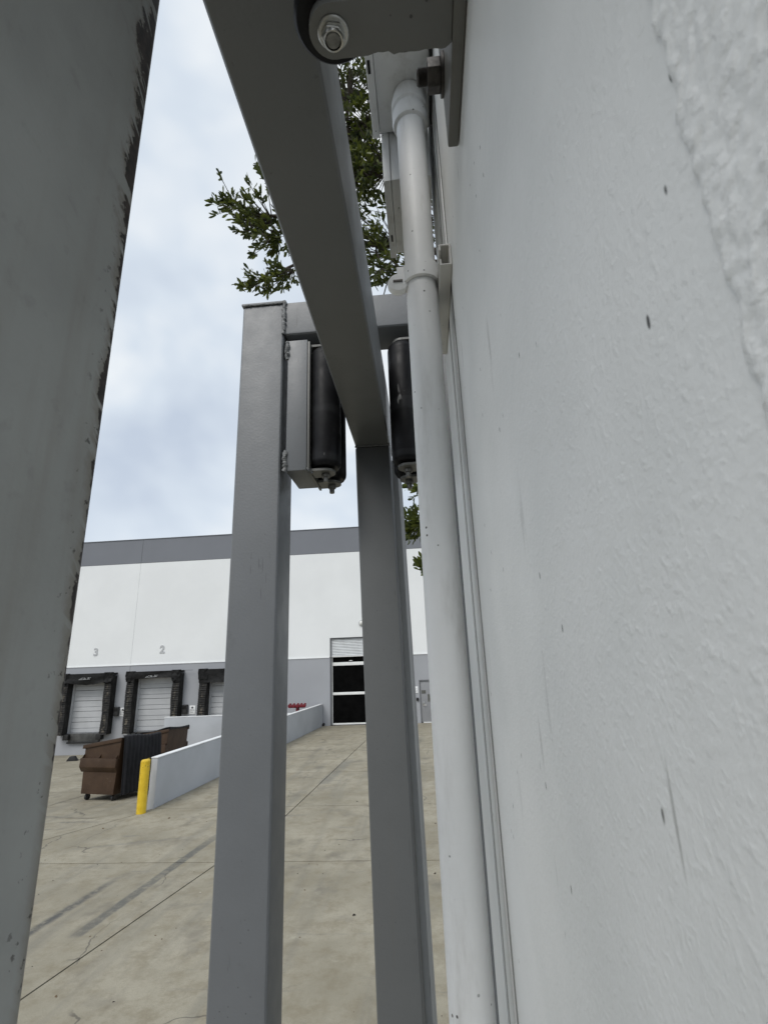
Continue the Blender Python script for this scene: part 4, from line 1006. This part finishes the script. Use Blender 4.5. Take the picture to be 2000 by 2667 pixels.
# dense middle behind the boxes
branch(tp[5], [((0.6, 3.9, Ez + 4.9), 0.5, 60), ((-0.2, 3.7, Ez + 5.3), 0.42, 90), ((-0.5, 3.65, Ez + 5.0), 0.30, 80), ((-0.45, 3.62, Ez + 5.7), 0.3, 60)], 0.05)
branch(tp[4], [((0.3, 3.8, Ez + 4.3), 0.4, 50), ((-0.38, 3.65, Ez + 4.65), 0.30, 90), ((-0.42, 3.62, Ez + 4.35), 0.24, 60)], 0.04)
branch((0.5, 3.9, Ez + 3.6), [((-0.05, 3.7, Ez + 3.35), 0.20, 26), ((-0.28, 3.62, Ez + 3.62), 0.14, 14), ((-0.2, 3.6, Ez + 3.22), 0.10, 10)], 0.02)
branch(tp[5], [((0.4, 3.5, Ez + 6.0), 0.5, 50), ((-0.5, 3.4, Ez + 6.2), 0.4, 40)], 0.04)
# low hanging twigs seen beside the conduit
branch(tp[3], [((0.9, 3.9, Ez + 1.25), 0.32, 34), ((0.3, 3.7, Ez + 1.15), 0.22, 26), ((-0.02, 3.6, Ez + 0.99), 0.10, 16), ((-0.07, 3.6, Ez + 0.95), 0.05, 5)], 0.03)
branch((0.9, 3.9, Ez + 1.25), [((0.4, 3.7, Ez + 0.75), 0.2, 20), ((0.04, 3.6, Ez + 0.66), 0.07, 7), ((-0.015, 3.6, Ez + 0.665), 0.03, 2)], 0.02)
branch((0.9, 3.9, Ez + 1.25), [((0.3, 3.7, Ez + 1.45), 0.2, 20), ((0.02, 3.6, Ez + 1.27), 0.07, 7)], 0.02)
limb((-0.15, 3.62, Ez + 3.2), (-0.30, 3.6, Ez + 2.75), 0.006, 0.004, 0.02, 6, 5)
# the rest of the crown, over and beyond the wall
for k in range(20):
    a = rt_.uniform(-0.4, math.pi + 0.6) - math.pi / 2; rr = rt_.uniform(0.8, 1.9); z = rt_.uniform(3.8, 8.4)
    c = (1.7 + rr * math.cos(a), 4.4 + rr * math.sin(a) * 0.9, z)
    st_ = tp[min(6, max(3, int(z / 1.25)))]
    limb(st_, c, 0.03, 0.012, 0.1); cluster(c, st_, rt_.uniform(0.4, 0.6), 42)
T(wood).build('branches', M['bark'], tr, smooth=60)['kind'] = 'stuff'
me = bpy.data.meshes.new('leaves'); me.from_pydata([tuple(q - TB) for q in lv], [], lf)
at = me.attributes.new('tint', 'FLOAT', 'POINT'); at.data.foreach_set('value', tint)
me.polygons.foreach_set('use_smooth', [True] * len(me.polygons)); me.materials.append(M['leaf'])
lo = obj_from(me, 'crown', tr); lo['kind'] = 'stuff'

# ------------------------------------------------------------------ leaf litter and crumbs on the concrete
rl = random.Random(4); mb = MB()
for k in range(150):
    y = 5.0 + 9 * rl.random() ** 1.6; x = rl.uniform(-8, 1)
    s = rl.uniform(0.004, 0.014) if k % 9 else rl.uniform(0.018, 0.032); a = rl.uniform(0, 6.28); e = rl.uniform(0.3, 0.8)
    z = g(x, y) + 0.001; q = []
    for t in range(6):
        th = math.pi / 3 * t; px, py = s * math.cos(th) * rl.uniform(0.7, 1.2), s * e * math.sin(th) * rl.uniform(0.7, 1.2)
        q.append((x + px * math.cos(a) - py * math.sin(a), y + px * math.sin(a) + py * math.cos(a), z))
    top = [(x + (b[0] - x) * 0.6, y + (b[1] - y) * 0.6, z + s * rl.uniform(0.2, 0.7)) for b in q]
    mb.add(q + top, [(i, (i + 1) % 6, 6 + (i + 1) % 6, 6 + i) for i in range(6)] + [tuple(range(6, 12))])
def litter_mat():
    t = NT('dry_leaf_litter'); c = t.mix(t.ramp(t.noise(3.3, 1), 0.45, 0.55), (0.03, 0.026, 0.02), (0.14, 0.10, 0.06))
    c = t.mix(t.ramp(t.noise(2.1, 1, 0.5, t.mapping(t.pos, (1, 1, 1), (0, 0, 0), (5, 2, 0))), 0.62, 0.64), c, (0.5, 0.47, 0.4))
    return t.done(c, 0.9)
o = mb.build('leaf_litter', litter_mat(), smooth=0); tag(o, 'scattered dry leaf crumbs on the concrete', 'litter', kind='stuff')
